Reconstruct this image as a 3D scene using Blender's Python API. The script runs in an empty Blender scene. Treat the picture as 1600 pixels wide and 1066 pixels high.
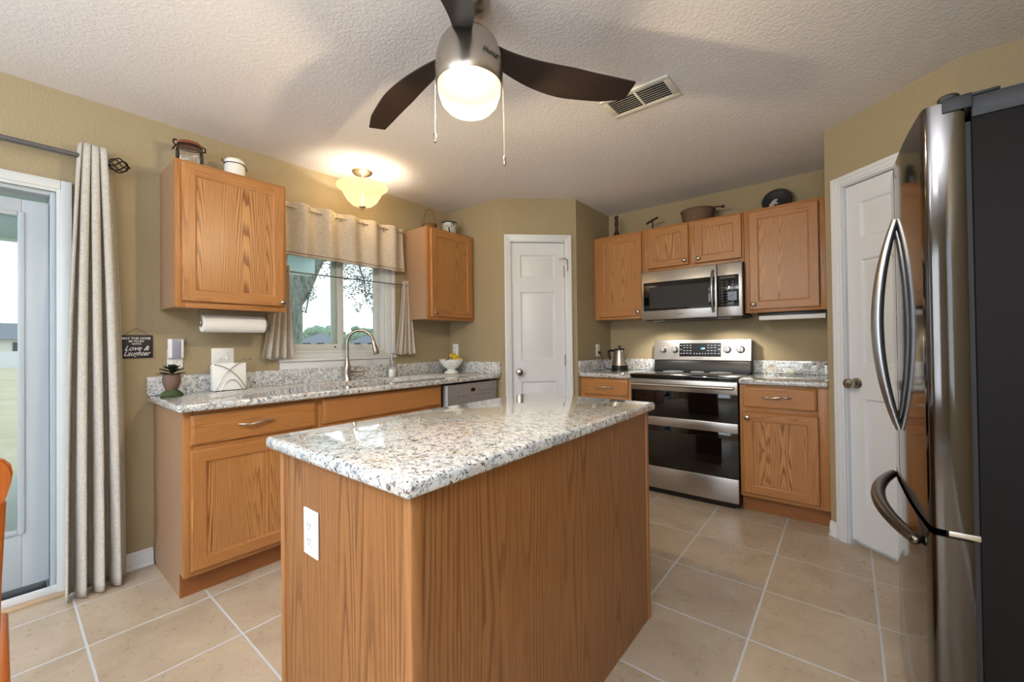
import bpy, bmesh, math, random
from mathutils import Matrix, Vector
random.seed(7)
PI = math.pi
S = bpy.context.scene
COL = S.collection

# ------------------------------------------------------------------ camera
def camera_setup():
    cd = bpy.data.cameras.new('camera'); cam = bpy.data.objects.new('camera', cd); COL.objects.link(cam)
    yaw, pit, rol, f, sy = 38.999, 0.562, -0.691, 647.375, -2.445
    a, b, r = map(math.radians, (yaw, pit, rol))
    fw = Vector((-math.sin(a), math.cos(a), 0)); rt = Vector((math.cos(a), math.sin(a), 0)); up = Vector((0, 0, 1))
    f2 = fw*math.cos(b)+up*math.sin(b); u2 = up*math.cos(b)-fw*math.sin(b)
    R = rt*math.cos(r)+u2*math.sin(r); U = u2*math.cos(r)-rt*math.sin(r)
    m = Matrix((R, U, -f2)).transposed().to_4x4(); m.translation = (2.959, .631, 1.174)
    cam.matrix_world = m
    cd.sensor_width = 36; cd.lens = f/1600*36; cd.shift_y = sy/1600; cd.clip_start = .02; cd.clip_end = 600
    S.camera = cam
camera_setup()
S.view_settings.view_transform = 'Standard'; S.view_settings.look = 'None'
S.view_settings.gamma = 1; S.view_settings.use_curve_mapping = False
S.view_settings.exposure = 0.82

# ------------------------------------------------------------------ world and large lights
w = bpy.data.worlds.new('sky'); S.world = w; w.use_nodes = True
bg = w.node_tree.nodes['Background']; bg.inputs[0].default_value = (.85, .93, 1, 1); bg.inputs[1].default_value = 0.95
def area(name, loc, rot, sx, sy, power, col, spread=180):
    l = bpy.data.lights.new(name, 'AREA'); l.shape = 'RECTANGLE'; l.size = sx; l.size_y = sy
    l.energy = power; l.color = col; l.spread = math.radians(spread)
    o = bpy.data.objects.new(name, l); COL.objects.link(o); o.location = loc; o.rotation_euler = rot
    return o
area('added_rear_fill', (2.0, -2.72, 1.35), (math.radians(90), 0, 0), 2.6, 1.7, 30, (.80, .90, 1))  # unseen fill light added at the rear opening to brighten the room
area('added_side_fill', (4.34, -1.2, 1.4), (math.radians(90), 0, math.radians(90)), 1.8, 1.4, 4, (.80, .90, 1))  # weaker unseen fill, added at the side opening beside the camera
# unseen fill panels added under the ceiling behind the camera for brightness
CEILING_FILL = [(1.2, -1.1), (3.0, -1.1)]
for i, (x, y) in enumerate(CEILING_FILL):
    area('added_ceiling_fill', (x, y, 2.385), (0, 0, 0), .5, .5, 5, (.86, .93, 1))

# unseen fill lights added behind the camera, aimed up for soft ceiling bounce
for x, y, e in ((3.3, -.5, 62), (1.8, -.8, 42)):
    area('added_bounce_fill', (x, y, 1.75), (PI, 0, 0), .5, .5, e, (.80, .90, 1))
# ------------------------------------------------------------------ node helpers / materials
def srgb(r, g, b):
    f = lambda c: ((c/255+.055)/1.055)**2.4 if c/255 > .04045 else c/255/12.92
    return (f(r), f(g), f(b), 1)
class NT:
    def __init__(s, name):
        s.m = bpy.data.materials.new(name); s.m.use_nodes = True; s.t = s.m.node_tree
        s.b = s.t.nodes['Principled BSDF']; s.out = s.t.nodes['Material Output']
    def n(s, typ, ins=None, **kw):
        nd = s.t.nodes.new(typ)
        for k, v in kw.items(): setattr(nd, k, v)
        for k, v in (ins or {}).items(): s.set(nd, k, v)
        return nd
    def set(s, nd, k, v):
        if isinstance(v, bpy.types.Node): v = v.outputs[0]
        if isinstance(v, bpy.types.NodeSocket): s.t.links.new(v, nd.inputs[k])
        else: nd.inputs[k].default_value = v
    def math(s, op, a, b=0.0, c=0.0):
        return s.n('ShaderNodeMath', {0: a, 1: b, 2: c}, operation=op).outputs[0]
    def ramp(s, fac, stops, interp='LINEAR'):
        nd = s.n('ShaderNodeValToRGB', {0: fac}); cr = nd.color_ramp; cr.interpolation = interp
        while len(cr.elements) < len(stops): cr.elements.new(.5)
        for e, (p, c) in zip(cr.elements, stops): e.position = p; e.color = c
        return nd.outputs[0]
    def mix(s, f, a, b, mode='MIX'):
        nd = s.n('ShaderNodeMix', data_type='RGBA', blend_type=mode)
        s.set(nd, 0, f); s.set(nd, 6, a); s.set(nd, 7, b); return nd.outputs[2]
    def co(s): return s.n('ShaderNodeTexCoord').outputs['Object']
    def mapped(s, v, scale=(1, 1, 1), loc=(0, 0, 0)):
        return s.n('ShaderNodeMapping', {'Vector': v, 'Scale': scale, 'Location': loc}).outputs[0]
    def noise(s, v, scale, detail=2, rough=.5, dist=0):
        return s.n('ShaderNodeTexNoise', {'Vector': v, 'Scale': scale, 'Detail': detail, 'Roughness': rough, 'Distortion': dist}).outputs[0]
    def bump(s, h, st, dist):
        s.set(s.b, 'Normal', s.n('ShaderNodeBump', {'Height': h, 'Strength': st, 'Distance': dist}).outputs[0])
    def base(s, c, rough=.5, metal=0, spec=.5):
        s.set(s.b, 'Base Color', c); s.set(s.b, 'Roughness', rough); s.set(s.b, 'Metallic', metal); s.set(s.b, 'Specular IOR Level', spec)
        return s
M = {}
def plain(name, c, rough=.5, metal=0, spec=.5, emit=0):
    t = NT(name).base(srgb(*c), rough, metal, spec)
    if emit: t.set(t.b, 'Emission Color', srgb(*c)); t.set(t.b, 'Emission Strength', emit)
    M[name] = t.m; return t.m
def oak(name, axis, light, dark, freq=85, rough=.38, contrast=1.0, fine=.35, arch=.03):
    t = NT(name); v = t.co(); sep = t.n('ShaderNodeSeparateXYZ', {0: v})
    x, y, z = sep.outputs
    rnd = t.n('ShaderNodeObjectInfo').outputs['Random']
    if axis == 'z': u = t.math('ADD', x, y); l = z
    elif axis == 'x': u = t.math('ADD', z, y); l = x
    else: u = t.math('ADD', z, x); l = y
    u = t.math('ADD', u, t.math('MULTIPLY', rnd, 3.7)); l = t.math('ADD', l, t.math('MULTIPLY', rnd, 9.1))
    comb = t.n('ShaderNodeCombineXYZ', {0: u, 1: t.math('MULTIPLY', l, .12), 2: rnd}).outputs[0]
    n1 = t.noise(comb, 9, 2, .5)
    n2 = t.noise(comb, 2.2, 1, .5)
    uu = t.math('PINGPONG', t.math('ADD', u, t.math('MULTIPLY', n2, .16)), .17)
    uu = t.math('SUBTRACT', uu, .055)
    ll = t.math('ADD', t.math('MULTIPLY', t.math('PINGPONG', l, 1.3), arch), t.math('MULTIPLY', n2, .04))
    r = t.math('ADD', t.math('SQRT', t.math('ADD', t.math('MULTIPLY', uu, uu), t.math('MULTIPLY', ll, ll))), t.math('MULTIPLY', n1, .014))
    n4 = t.noise(t.n('ShaderNodeCombineXYZ', {0: u, 1: rnd}).outputs[0], 17, 2, .6)
    r = t.math('ADD', r, t.math('MULTIPLY', n4, .035))
    ring = t.math('FRACT', t.math('MULTIPLY', r, freq*2.1))
    ring = t.ramp(ring, [(0, (0, 0, 0, 1)), (.16, (.25, .25, .25, 1)), (.5, (1, 1, 1, 1)), (.93, (.9, .9, .9, 1)), (1, (0, 0, 0, 1))])
    comb2 = t.n('ShaderNodeCombineXYZ', {0: t.math('MULTIPLY', u, 1.0), 1: t.math('MULTIPLY', l, .03), 2: rnd}).outputs[0]
    fi = t.noise(comb2, 260, 3, .7)
    pores = t.math('MULTIPLY', t.math('SUBTRACT', fi, .5), fine*2.2)
    mask = t.n('ShaderNodeMapRange', {'Value': t.noise(t.n('ShaderNodeCombineXYZ', {0: t.math('MULTIPLY', u, 8), 1: t.math('MULTIPLY', l, .7), 2: t.math('MULTIPLY', rnd, 5)}).outputs[0], 1.1, 2, .5), 1: .36, 2: .62, 3: .25, 4: 1.1}).outputs[0]
    fac = t.math('ADD', t.math('MULTIPLY', t.math('MULTIPLY', t.math('SUBTRACT', ring, .75), mask), .7*contrast), t.math('ADD', .62, pores))
    c = t.ramp(fac, [(.1, srgb(*dark)), (.85, srgb(*light))])
    big = t.noise(comb, 1.6, 2)
    c = t.mix(t.math('MULTIPLY', big, .3), c, t.mix(1, c, srgb(215, 190, 160), 'MULTIPLY'))
    t.base(c, rough); t.bump(fac, .08, .002)
    M[name] = t.m
def granite():
    t = NT('granite'); geo = t.n('ShaderNodeNewGeometry').outputs['Position']
    v = t.n('ShaderNodeVectorMath', {0: geo, 1: t.n('ShaderNodeVectorMath', {0: t.n('ShaderNodeTexNoise', {'Vector': geo, 'Scale': 22, 'Detail': 3}).outputs['Color'], 'Scale': .03}, operation='SCALE').outputs[0]}, operation='ADD').outputs[0]
    b = t.noise(v, 42, 4, .6)
    c = t.ramp(b, [(.3, srgb(138, 142, 148)), (.40, srgb(190, 194, 198)), (.52, srgb(219, 221, 222)), (.75, srgb(231, 231, 228))])
    mid = t.noise(t.mapped(v, loc=(3, 1, 7)), 13, 3, .6)
    c = t.mix(t.ramp(mid, [(.55, (0, 0, 0, 1)), (.68, (.45, .45, .45, 1))]), c, srgb(196, 176, 140))
    def specks(scale, lo, hi, col, amount, off):
        nonlocal c
        n = t.noise(t.mapped(v, loc=off), scale, 3, .65, .6)
        f = t.ramp(n, [(lo, (0, 0, 0, 1)), (hi, (amount,)*3+(1,))])
        c = t.mix(f, c, col)
    specks(88, .56, .61, srgb(112, 116, 124), .85, (1, 2, 3))
    specks(70, .615, .64, srgb(58, 54, 52), .95, (5, 2, 9))
    specks(125, .61, .64, srgb(45, 42, 42), .9, (15, 12, 9))
    specks(50, .645, .665, srgb(112, 66, 36), .9, (25, 22, 9))
    t.base(c, .07); t.set(t.b, 'Coat Weight', 1.0); t.set(t.b, 'Coat Roughness', .03)
    M['granite'] = t.m
def steel(name, axis, c=(178, 174, 170), rough=.3, bmp=.04):
    t = NT(name); v = t.co()
    sc = {'x': (1.5, 300, 300), 'y': (300, 1.5, 300), 'z': (300, 300, 1.5)}[axis]
    n = t.noise(t.mapped(v, sc), 1, 3, .6)
    amp = .12 if bmp > .01 else .03
    t.base(srgb(*c), t.math('ADD', rough-amp/2, t.math('MULTIPLY', n, amp)), 1)
    t.bump(n, bmp, .0005)
    M[name] = t.m
def wallmat(name, c, scale, st, dist, rough=.75):
    t = NT(name); p = t.n('ShaderNodeNewGeometry').outputs['Position']
    n = t.noise(p, scale, 3, .55)
    n2 = t.ramp(n, [(.4, (0, 0, 0, 1)), (.62, (1, 1, 1, 1))])
    big = t.noise(p, 1.3, 2)
    t.base(t.mix(t.math('MULTIPLY', big, .12), srgb(*c), srgb(*[int(q*.93) for q in c])), rough, 0, .3)
    t.bump(n2, st, dist); M[name] = t.m
def floormat():
    t = NT('tile'); p = t.n('ShaderNodeNewGeometry').outputs['Position']; sep = t.n('ShaderNodeSeparateXYZ', {0: p})
    X, Y = sep.outputs[0], sep.outputs[1]
    wob = t.math('MULTIPLY', t.math('SUBTRACT', t.noise(p, 18, 2), .5), .0022)
    def line(c, off, pitch):
        q = t.math('DIVIDE', t.math('SUBTRACT', t.math('ADD', c, wob), off-20*pitch), pitch)
        fr = t.math('FRACT', q)
        d = t.math('MULTIPLY', t.math('MINIMUM', fr, t.math('SUBTRACT', 1, fr)), pitch)
        return d, t.math('FLOOR', t.math('ADD', q, .0))
    dx, ix = line(X, 2.637, .405); dy, iy = line(Y, .845, .4088)
    d = t.math('MINIMUM', dx, dy)
    grout = t.n('ShaderNodeMapRange', {'Value': d, 1: .0030, 2: .0050, 3: 1, 4: 0}).outputs[0]
    rnd = t.n('ShaderNodeTexWhiteNoise', {'Vector': t.n('ShaderNodeCombineXYZ', {0: ix, 1: iy}).outputs[0]}, noise_dimensions='3D').outputs[0]
    pp = t.n('ShaderNodeVectorMath', {0: p, 1: t.n('ShaderNodeCombineXYZ', {0: t.math('MULTIPLY', rnd, 7), 1: t.math('MULTIPLY', rnd, 3), 2: rnd}).outputs[0]}, operation='ADD').outputs[0]
    n = t.noise(pp, 5, 5, .6, .5); n2 = t.noise(pp, 45, 4, .7)
    c = t.ramp(n, [(.3, srgb(166, 149, 128)), (.5, srgb(182, 166, 145)), (.7, srgb(194, 179, 158))])
    c = t.mix(t.math('MULTIPLY', n2, .25), c, srgb(160, 140, 115))
    c = t.mix(t.math('MULTIPLY', rnd, .18), c, srgb(205, 188, 165))
    c = t.mix(grout, c, srgb(196, 202, 208))
    t.base(c, t.math('ADD', t.math('ADD', .22, t.math('MULTIPLY', n2, .14)), t.math('MULTIPLY', grout, .3)), 0, .5)
    h = t.math('ADD', t.math('MULTIPLY', n2, .12), t.math('SUBTRACT', 1, grout)); t.bump(h, .35, .0025)
    M['tile'] = t.m
def fabric(name, c, trans=.25, scale=900):
    t = NT(name); v = t.co(); n = t.noise(t.mapped(v, (1, 1, .25)), scale*.35, 2, .7); n3 = t.noise(t.mapped(v, (.25, .25, 1)), scale*.35, 2, .7)
    f = t.math('MULTIPLY', t.math('ADD', n, n3), .5)
    col = t.mix(t.ramp(f, [(.35, (0, 0, 0, 1)), (.65, (1, 1, 1, 1))]), srgb(*[int(q*.86) for q in c]), srgb(*c))
    t.base(col, .9, 0, .1); t.bump(f, .3, .0008)
    tr = t.n('ShaderNodeBsdfTranslucent', {0: col}); mx = t.n('ShaderNodeMixShader', {0: trans, 1: t.b.outputs[0], 2: tr.outputs[0]})
    t.t.links.new(mx.outputs[0], t.out.inputs[0]); M[name] = t.m
def glass(name, tint=(1, 1, 1, 1), refl=1.0, opac=0.0):
    t = NT(name); tr = t.n('ShaderNodeBsdfTransparent', {0: tint}); gl = t.n('ShaderNodeBsdfGlossy', {0: (1, 1, 1, 1), 'Roughness': .02})
    fr = t.n('ShaderNodeFresnel', {0: 1.45}); mx = t.n('ShaderNodeMixShader', {0: t.math('ADD', t.math('MULTIPLY', fr.outputs[0], refl), opac), 1: tr.outputs[0], 2: gl.outputs[0]})
    t.t.links.new(mx.outputs[0], t.out.inputs[0]); M[name] = t.m
def shade(name, c, emit, trans=.3, base=None):
    t = NT(name); t.base(srgb(*(base or c)), .7, 0, .2)
    t.set(t.b, 'Emission Color', srgb(*c)); t.set(t.b, 'Emission Strength', emit)
    tr = t.n('ShaderNodeBsdfTransparent', {0: srgb(*c)}); mx = t.n('ShaderNodeMixShader', {0: trans, 1: t.b.outputs[0], 2: tr.outputs[0]})
    t.t.links.new(mx.outputs[0], t.out.inputs[0]); M[name] = t.m

OL, OD = (192, 136, 80), (140, 88, 46)
oak('oak_v', 'z', OL, OD, arch=.012, contrast=.7); oak('oak_h', 'x', OL, OD, arch=.012, contrast=.7)
oak('oak_panel', 'z', (196, 143, 88), (134, 84, 44), 80, .36, 1.25, arch=.035)
oak('oak_side', 'z', (172, 140, 112), (148, 116, 90), 40, .45, .4, .3)
oak('island_v', 'z', (162, 112, 64), (112, 70, 36), 44, .42, .85, .5, .03)
oak('island_trim', 'z', (176, 124, 76), (150, 102, 62), 40, .4, .4, .3)
oak('toe_oak', 'x', (160, 102, 54), (124, 74, 34), 60, .5, .8)
oak('chair_oak', 'z', (190, 106, 44), (150, 78, 28), 60, .25, .5)
oak('blade_wood', 'x', (36, 25, 23), (22, 15, 14), 60, .4, .5)
granite(); floormat()
steel('steel_x', 'x', rough=.3); steel('steel_z', 'z', rough=.22, c=(176, 172, 168)); steel('nickel', 'z', (176, 168, 158), .28, bmp=.008); steel('fridge_steel', 'z', (98, 94, 92), .09)
plain('chrome_handle', (176, 178, 184), .30, 1); plain('bronze_handle', (112, 104, 98), .28, 1)
wallmat('wall_paint', (166, 151, 121), 90, .35, .003); wallmat('ceiling_paint', (228, 224, 224), 75, .28, .004, .85)
plain('white_paint', (222, 225, 230), .4); plain('vinyl', (212, 218, 220), .35); plain('door_vinyl', (176, 188, 198), .35); plain('door_white', (220, 223, 228), .38)
plain('black', (14, 14, 15), .35); plain('black_gloss', (8, 8, 9), .05, 0, .6); plain('fridge_side', (22, 19, 20), .55, 0, .12); plain('dark_plastic', (24, 26, 31), .5)
plain('gap_dark', (20, 18, 17), .8); plain('blade_dark', (40, 27, 24), .35)
plain('plate_white', (236, 236, 236), .35); plain('slot_grey', (130, 130, 130), .5); plain('paper', (240, 240, 238), .8)
plain('panel_grey', (168, 168, 170), .35, .45); plain('sink_steel', (96, 94, 92), .35, .9); plain('lilac_grey', (150, 152, 168), .4); plain('ceramic', (238, 238, 232), .15); plain('banana', (222, 190, 52), .5); plain('banana_tip', (60, 46, 20), .7)
plain('slate', (28, 32, 42), .55); plain('chalk', (238, 238, 238), .6); plain('twine', (104, 84, 56), .8)
plain('iron', (44, 34, 28), .45, .7); plain('rod_steel', (120, 122, 128), .3, .9); plain('wire_silver', (196, 188, 176), .36, 1); plain('brass_nickel', (168, 162, 154), .25, 1)
plain('wicker', (120, 88, 56), .8); plain('wicker_dark', (112, 86, 68), .8); plain('dark_wood', (58, 34, 24), .5); plain('pot_brown', (112, 88, 76), .7)
plain('moss', (66, 82, 46), .95); plain('succulent', (44, 46, 34), .6); plain('salt_glaze', (186, 188, 184), .3); plain('glaze_blue', (40, 46, 60), .4)
plain('copper_lid', (140, 78, 52), .35, .3); plain('soap_white', (236, 236, 232), .4); plain('butter', (236, 226, 190), .5)
plain('mark_grey', (170, 172, 176), .5, emit=.15); plain('display_blue', (120, 190, 240), .5, emit=2.0); plain('logo_dark', (60, 58, 56), .5)
plain('sill_wood', (196, 168, 138), .5); plain('vent_white', (216, 212, 202), .5); plain('soffit', (178, 206, 200), .7); plain('beam_paint', (196, 220, 220), .6)
plain('concrete', (168, 176, 172), .9); plain('fence_white', (214, 218, 222), .6); plain('roof_grey', (118, 126, 136), .9); plain('roof_red', (130, 100, 92), .9); plain('house_wall', (214, 214, 210), .8); plain('house_glass', (70, 78, 86), .2)
plain('bark', (104, 110, 104), .95); plain('mat_black', (30, 30, 32), .6)
fabric('linen', (226, 221, 212), .2, 700); fabric('valance_linen', (228, 218, 204), .3, 500)
glass('pane', (.97, 1, .99, 1)); glass('clear_glass', (.98, .99, .99, 1), 1.3, .02)
shade('fan_globe', (255, 238, 200), .62, .30, (50, 46, 36)); shade('bowl_glass', (255, 226, 170), .95, .38, (120, 104, 76))
def barkmat():
    t = NT('bark_rough'); v = t.co(); n = t.noise(t.mapped(v, (1, 1, .3)), 22, 4, .7)
    t.base(t.ramp(n, [(.3, srgb(66, 76, 70)), (.7, srgb(150, 158, 148))]), .95); t.bump(n, .6, .03); M['bark_rough'] = t.m
    t = NT('leaf'); r = t.n('ShaderNodeNewGeometry').outputs['Random Per Island']
    c = t.ramp(r, [(0, srgb(66, 86, 78)), (1, srgb(120, 140, 118))]); t.base(c, .7); M['leaf'] = t.m
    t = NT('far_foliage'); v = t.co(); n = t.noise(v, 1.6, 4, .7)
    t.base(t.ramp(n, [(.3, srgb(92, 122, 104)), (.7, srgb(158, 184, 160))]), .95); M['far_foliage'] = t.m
    t = NT('lawn'); v = t.n('ShaderNodeNewGeometry').outputs['Position']; n = t.noise(v, .5, 4, .7); n2 = t.noise(v, 9, 4, .8)
    c = t.ramp(t.math('ADD', t.math('MULTIPLY', n, .6), t.math('MULTIPLY', n2, .4)), [(.3, srgb(140, 142, 112)), (.45, srgb(178, 172, 146)), (.7, srgb(196, 190, 168))]); t.base(c, .95); M['lawn'] = t.m
barkmat()

# ------------------------------------------------------------------ mesh helpers
class MB:
    def __init__(s): s.b = bmesh.new()
    def merge(s, t, m=0, mat=None):
        mp = {}
        for v in t.verts: mp[v] = s.b.verts.new((mat @ v.co) if mat else v.co)
        for f in t.faces:
            try: nf = s.b.faces.new([mp[v] for v in f.verts]); nf.material_index = m if m is not None else f.material_index
            except ValueError: pass
        t.free(); return s
    def box(s, x0, x1, y0, y1, z0, z1, bev=0, m=0, seg=2, mat=None):
        t = bmesh.new(); bmesh.ops.create_cube(t, size=1)
        for v in t.verts: v.co = Vector(((x0+x1)/2+v.co.x*(x1-x0), (y0+y1)/2+v.co.y*(y1-y0), (z0+z1)/2+v.co.z*(z1-z0)))
        if bev: bmesh.ops.bevel(t, geom=t.edges[:], offset=bev, segments=seg, affect='EDGES', profile=.5)
        return s.merge(t, m, mat)
    def quad(s, pts, m=0):
        f = s.b.faces.new([s.b.verts.new(p) for p in pts]); f.material_index = m; return s
    def lathe(s, prof, c=(0, 0, 0), n=24, m=0, axis='z', mat=None, cap=True):
        t = bmesh.new(); rings = []
        for r, z in prof:
            if r < 1e-6: rings.append([t.verts.new((0, 0, z))]); continue
            rings.append([t.verts.new((r*math.cos(2*PI*i/n), r*math.sin(2*PI*i/n), z)) for i in range(n)])
        for a, b in zip(rings, rings[1:]):
            for i in range(n):
                j = (i+1) % n
                if len(a) == 1 and len(b) == 1: continue
                if len(a) == 1: t.faces.new((a[0], b[j], b[i]))
                elif len(b) == 1: t.faces.new((a[i], a[j], b[0]))
                else: t.faces.new((a[i], a[j], b[j], b[i]))
        if cap:
            for r, rev in ((rings[0], True), (rings[-1], False)):
                if len(r) > 1: t.faces.new(r[::-1] if rev else r)
        M3 = {'z': Matrix.Identity(4), '-y': Matrix.Rotation(PI/2, 4, 'X'), 'x': Matrix.Rotation(PI/2, 4, 'Y'), 'y': Matrix.Rotation(-PI/2, 4, 'X'), '-x': Matrix.Rotation(-PI/2, 4, 'Y')}[axis]
        mm = Matrix.Translation(c) @ M3
        if mat: mm = mat @ mm
        return s.merge(t, m, mm)
    def tube(s, pts, r, n=10, m=0, closed=False, flat=1.0, mat=None):
        pts = [Vector(p) for p in pts]; N = len(pts); t = bmesh.new(); rings = []
        rr = r if isinstance(r, (list, tuple)) else [r]*N
        prev = None
        for i, p in enumerate(pts):
            if closed: d = pts[(i+1) % N]-pts[i-1]
            else: d = pts[min(i+1, N-1)]-pts[max(i-1, 0)]
            d.normalize()
            if prev is None:
                a = Vector((0, 0, 1)) if abs(d.z) < .9 else Vector((1, 0, 0)); u = d.cross(a).normalized()
            else: u = (prev-d*prev.dot(d)).normalized()
            prev = u; v = d.cross(u)
            rings.append([t.verts.new(p+(u*math.cos(2*PI*k/n)+v*math.sin(2*PI*k/n)*flat)*rr[i]) for k in range(n)])
        for i in range(N if closed else N-1):
            a, b = rings[i], rings[(i+1) % N]
            for k in range(n): t.faces.new((a[k], a[(k+1) % n], b[(k+1) % n], b[k]))
        if not closed: t.faces.new(rings[0][::-1]); t.faces.new(rings[-1])
        return s.merge(t, m, mat)
    def prism(s, poly, z0, z1, m=0, mat=None, bev=0):
        t = bmesh.new(); a = [t.verts.new((x, y, z0)) for x, y in poly]; b = [t.verts.new((x, y, z1)) for x, y in poly]; n = len(poly)
        t.faces.new(a[::-1]); t.faces.new(b)
        for i in range(n): t.faces.new((a[i], a[(i+1) % n], b[(i+1) % n], b[i]))
        if bev: bmesh.ops.bevel(t, geom=[e for e in t.edges if abs(e.verts[0].co.z-e.verts[1].co.z) < 1e-6], offset=bev, segments=2, affect='EDGES')
        return s.merge(t, m, mat)
    def sphere(s, c, r, m=0, sub=2, sc=(1, 1, 1), jit=0, mat=None):
        t = bmesh.new(); bmesh.ops.create_icosphere(t, subdivisions=sub, radius=r)
        for v in t.verts:
            k = 1+random.uniform(-jit, jit); v.co = Vector((v.co.x*sc[0]*k, v.co.y*sc[1]*k, v.co.z*sc[2]*k))+Vector(c)
        return s.merge(t, m, mat)
    def rings(s, loops, m=(0, 0), fill=True):
        """nested rectangles (x0,x1,z0,z1,y), front towards -y; m = (stile slot, rail slot)"""
        L = [[s.b.verts.new(p) for p in ((x0, y, z0), (x1, y, z0), (x1, y, z1), (x0, y, z1))] for x0, x1, z0, z1, y in loops]
        for a, b in zip(L, L[1:]):
            for i in range(4):
                j = (i+1) % 4; f = s.b.faces.new((a[i], a[j], b[j], b[i])); f.material_index = m[1] if i in (0, 2) else m[0]
        if fill: f = s.b.faces.new(L[-1]); f.material_index = m[0]
        return s
    def build(s, name, mats, parent=None, loc=None, rot=None, smooth=35, recalc=True):
        if recalc: bmesh.ops.recalc_face_normals(s.b, faces=s.b.faces[:])
        me = bpy.data.meshes.new(name); s.b.to_mesh(me); s.b.free()
        for k in (mats if isinstance(mats, (list, tuple)) else [mats]): me.materials.append(M[k])
        if smooth:
            me.polygons.foreach_set('use_smooth', [True]*len(me.polygons)); me.set_sharp_from_angle(angle=math.radians(smooth))
        o = bpy.data.objects.new(name, me); COL.objects.link(o)
        if parent: o.parent = parent
        if loc is not None: o.location = loc
        if rot is not None: o.rotation_euler = (0, 0, rot)
        return o
def thing(name, label, cat, loc=(0, 0, 0), rz=0, group=None):
    o = bpy.data.objects.new(name, None); o.empty_display_size = .05; COL.objects.link(o); o.location = loc; o.rotation_euler = (0, 0, rz)
    o['label'] = label; o['category'] = cat
    if group: o['group'] = group
    return o
def tag(o, label, cat, group=None, kind=None):
    o['label'] = label; o['category'] = cat
    if group: o['group'] = group
    if kind: o['kind'] = kind
    return o
def struct(o): o['kind'] = 'structure'; return o
def evalmesh(o):
    dg = bpy.context.evaluated_depsgraph_get(); dg.update()
    return bpy.data.meshes.new_from_object(o.evaluated_get(dg), preserve_all_data_layers=True, depsgraph=dg)
def cut(o, cutter_mb):
    c = cutter_mb.build('cutter', ['granite'], smooth=0); c.parent = o.parent; c.matrix_local = o.matrix_local
    md = o.modifiers.new('cut', 'BOOLEAN'); md.object = c; md.operation = 'DIFFERENCE'; md.solver = 'EXACT'
    me = evalmesh(o); o.modifiers.clear(); o.data = me; bpy.data.objects.remove(c)
def text(name, s, size, mat, parent, loc, rot, shear=0, ext=.0006, align='CENTER', sx=1, bold=0):
    cu = bpy.data.curves.new(name, 'FONT'); cu.body = s; cu.size = size; cu.shear = shear; cu.extrude = ext; cu.align_x = align; cu.align_y = 'CENTER'; cu.offset = bold
    tmp = bpy.data.objects.new(name, cu); COL.objects.link(tmp); me = evalmesh(tmp); bpy.data.objects.remove(tmp)
    me.materials.clear(); me.materials.append(M[mat]); me.name = name
    for p in me.polygons: p.material_index = 0
    o = bpy.data.objects.new(name, me); COL.objects.link(o); o.parent = parent; o.location = loc; o.rotation_euler = rot; o.scale = (sx, 1, 1)
    return o
HZ = PI/2

# ------------------------------------------------------------------ room shell
CE = 2.432
P = [(0, -2.6), (0, 3.346), (.648, 3.346), (1.123, 3.81), (1.123, 4.46), (2.866, 4.46), (2.866, 3.774), (3.351, 3.338), (4.2, 3.338), (4.2, -2.6), (0, -2.6)]
def wall(name, p0, p1, th=.12, holes=(), e0=0, e1=0, mat='wall_paint'):
    p0, p1 = Vector(p0), Vector(p1); L = (p1-p0).length; a = math.atan2(p1.y-p0.y, p1.x-p0.x)
    mb = MB(); x = -e0
    for h in sorted(holes):
        mb.box(x, h[0], 0, th, 0, CE); 
        if h[2] > 0: mb.box(h[0], h[1], 0, th, 0, h[2])
        mb.box(h[0], h[1], 0, th, h[3], CE); x = h[1]
    mb.box(x, L+e1, 0, th, 0, CE)
    return struct(mb.build(name, mat, loc=(p0.x, p0.y, 0), rot=a, smooth=0)), a, L
DOOR_Y = (-1.05, .800); DOOR_Z = 1.93
WIN_Y = (1.765, 2.690); WIN_Z = (1.085, 1.93)
wall('wall_left', P[0], P[1], .15, [(DOOR_Y[0]+2.6, DOOR_Y[1]+2.6, 0, DOOR_Z), (WIN_Y[0]+2.6, WIN_Y[1]+2.6, WIN_Z[0], WIN_Z[1])])
wall('wall_corner_left', P[1], P[2], .1)
_, a1, L1 = wall('wall_pantry_left', P[2], P[3], .1, [(.088-.012, .088+.482, 0, 2.07)])
wall('wall_corner_right', P[3], P[4], .1)
wall('wall_back', P[4], P[5], .12, e0=.1, e1=.1)
wall('wall_nook_right', P[5], P[6], .06)
_, a2, L2 = wall('wall_pantry_right', P[6], P[7], .1, [(.112-.012, .112+.470, 0, 2.07)])
wall('wall_fridge_side', P[7], P[8], .12)
wall('wall_right', P[8], P[9], .12, [(3.7, 5.4, .7, 2.1)])
wall('wall_rear', P[9], P[10], .12, [(1.0, 3.4, .5, 2.15)])
struct(MB().box(-.15, 4.32, -2.72, 4.58, -.12, 0).build('floor', 'tile', smooth=0))
struct(MB().box(-.15, 4.32, -2.72, 4.58, CE, CE+.1).build('ceiling', 'ceiling_paint', smooth=0))

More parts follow.
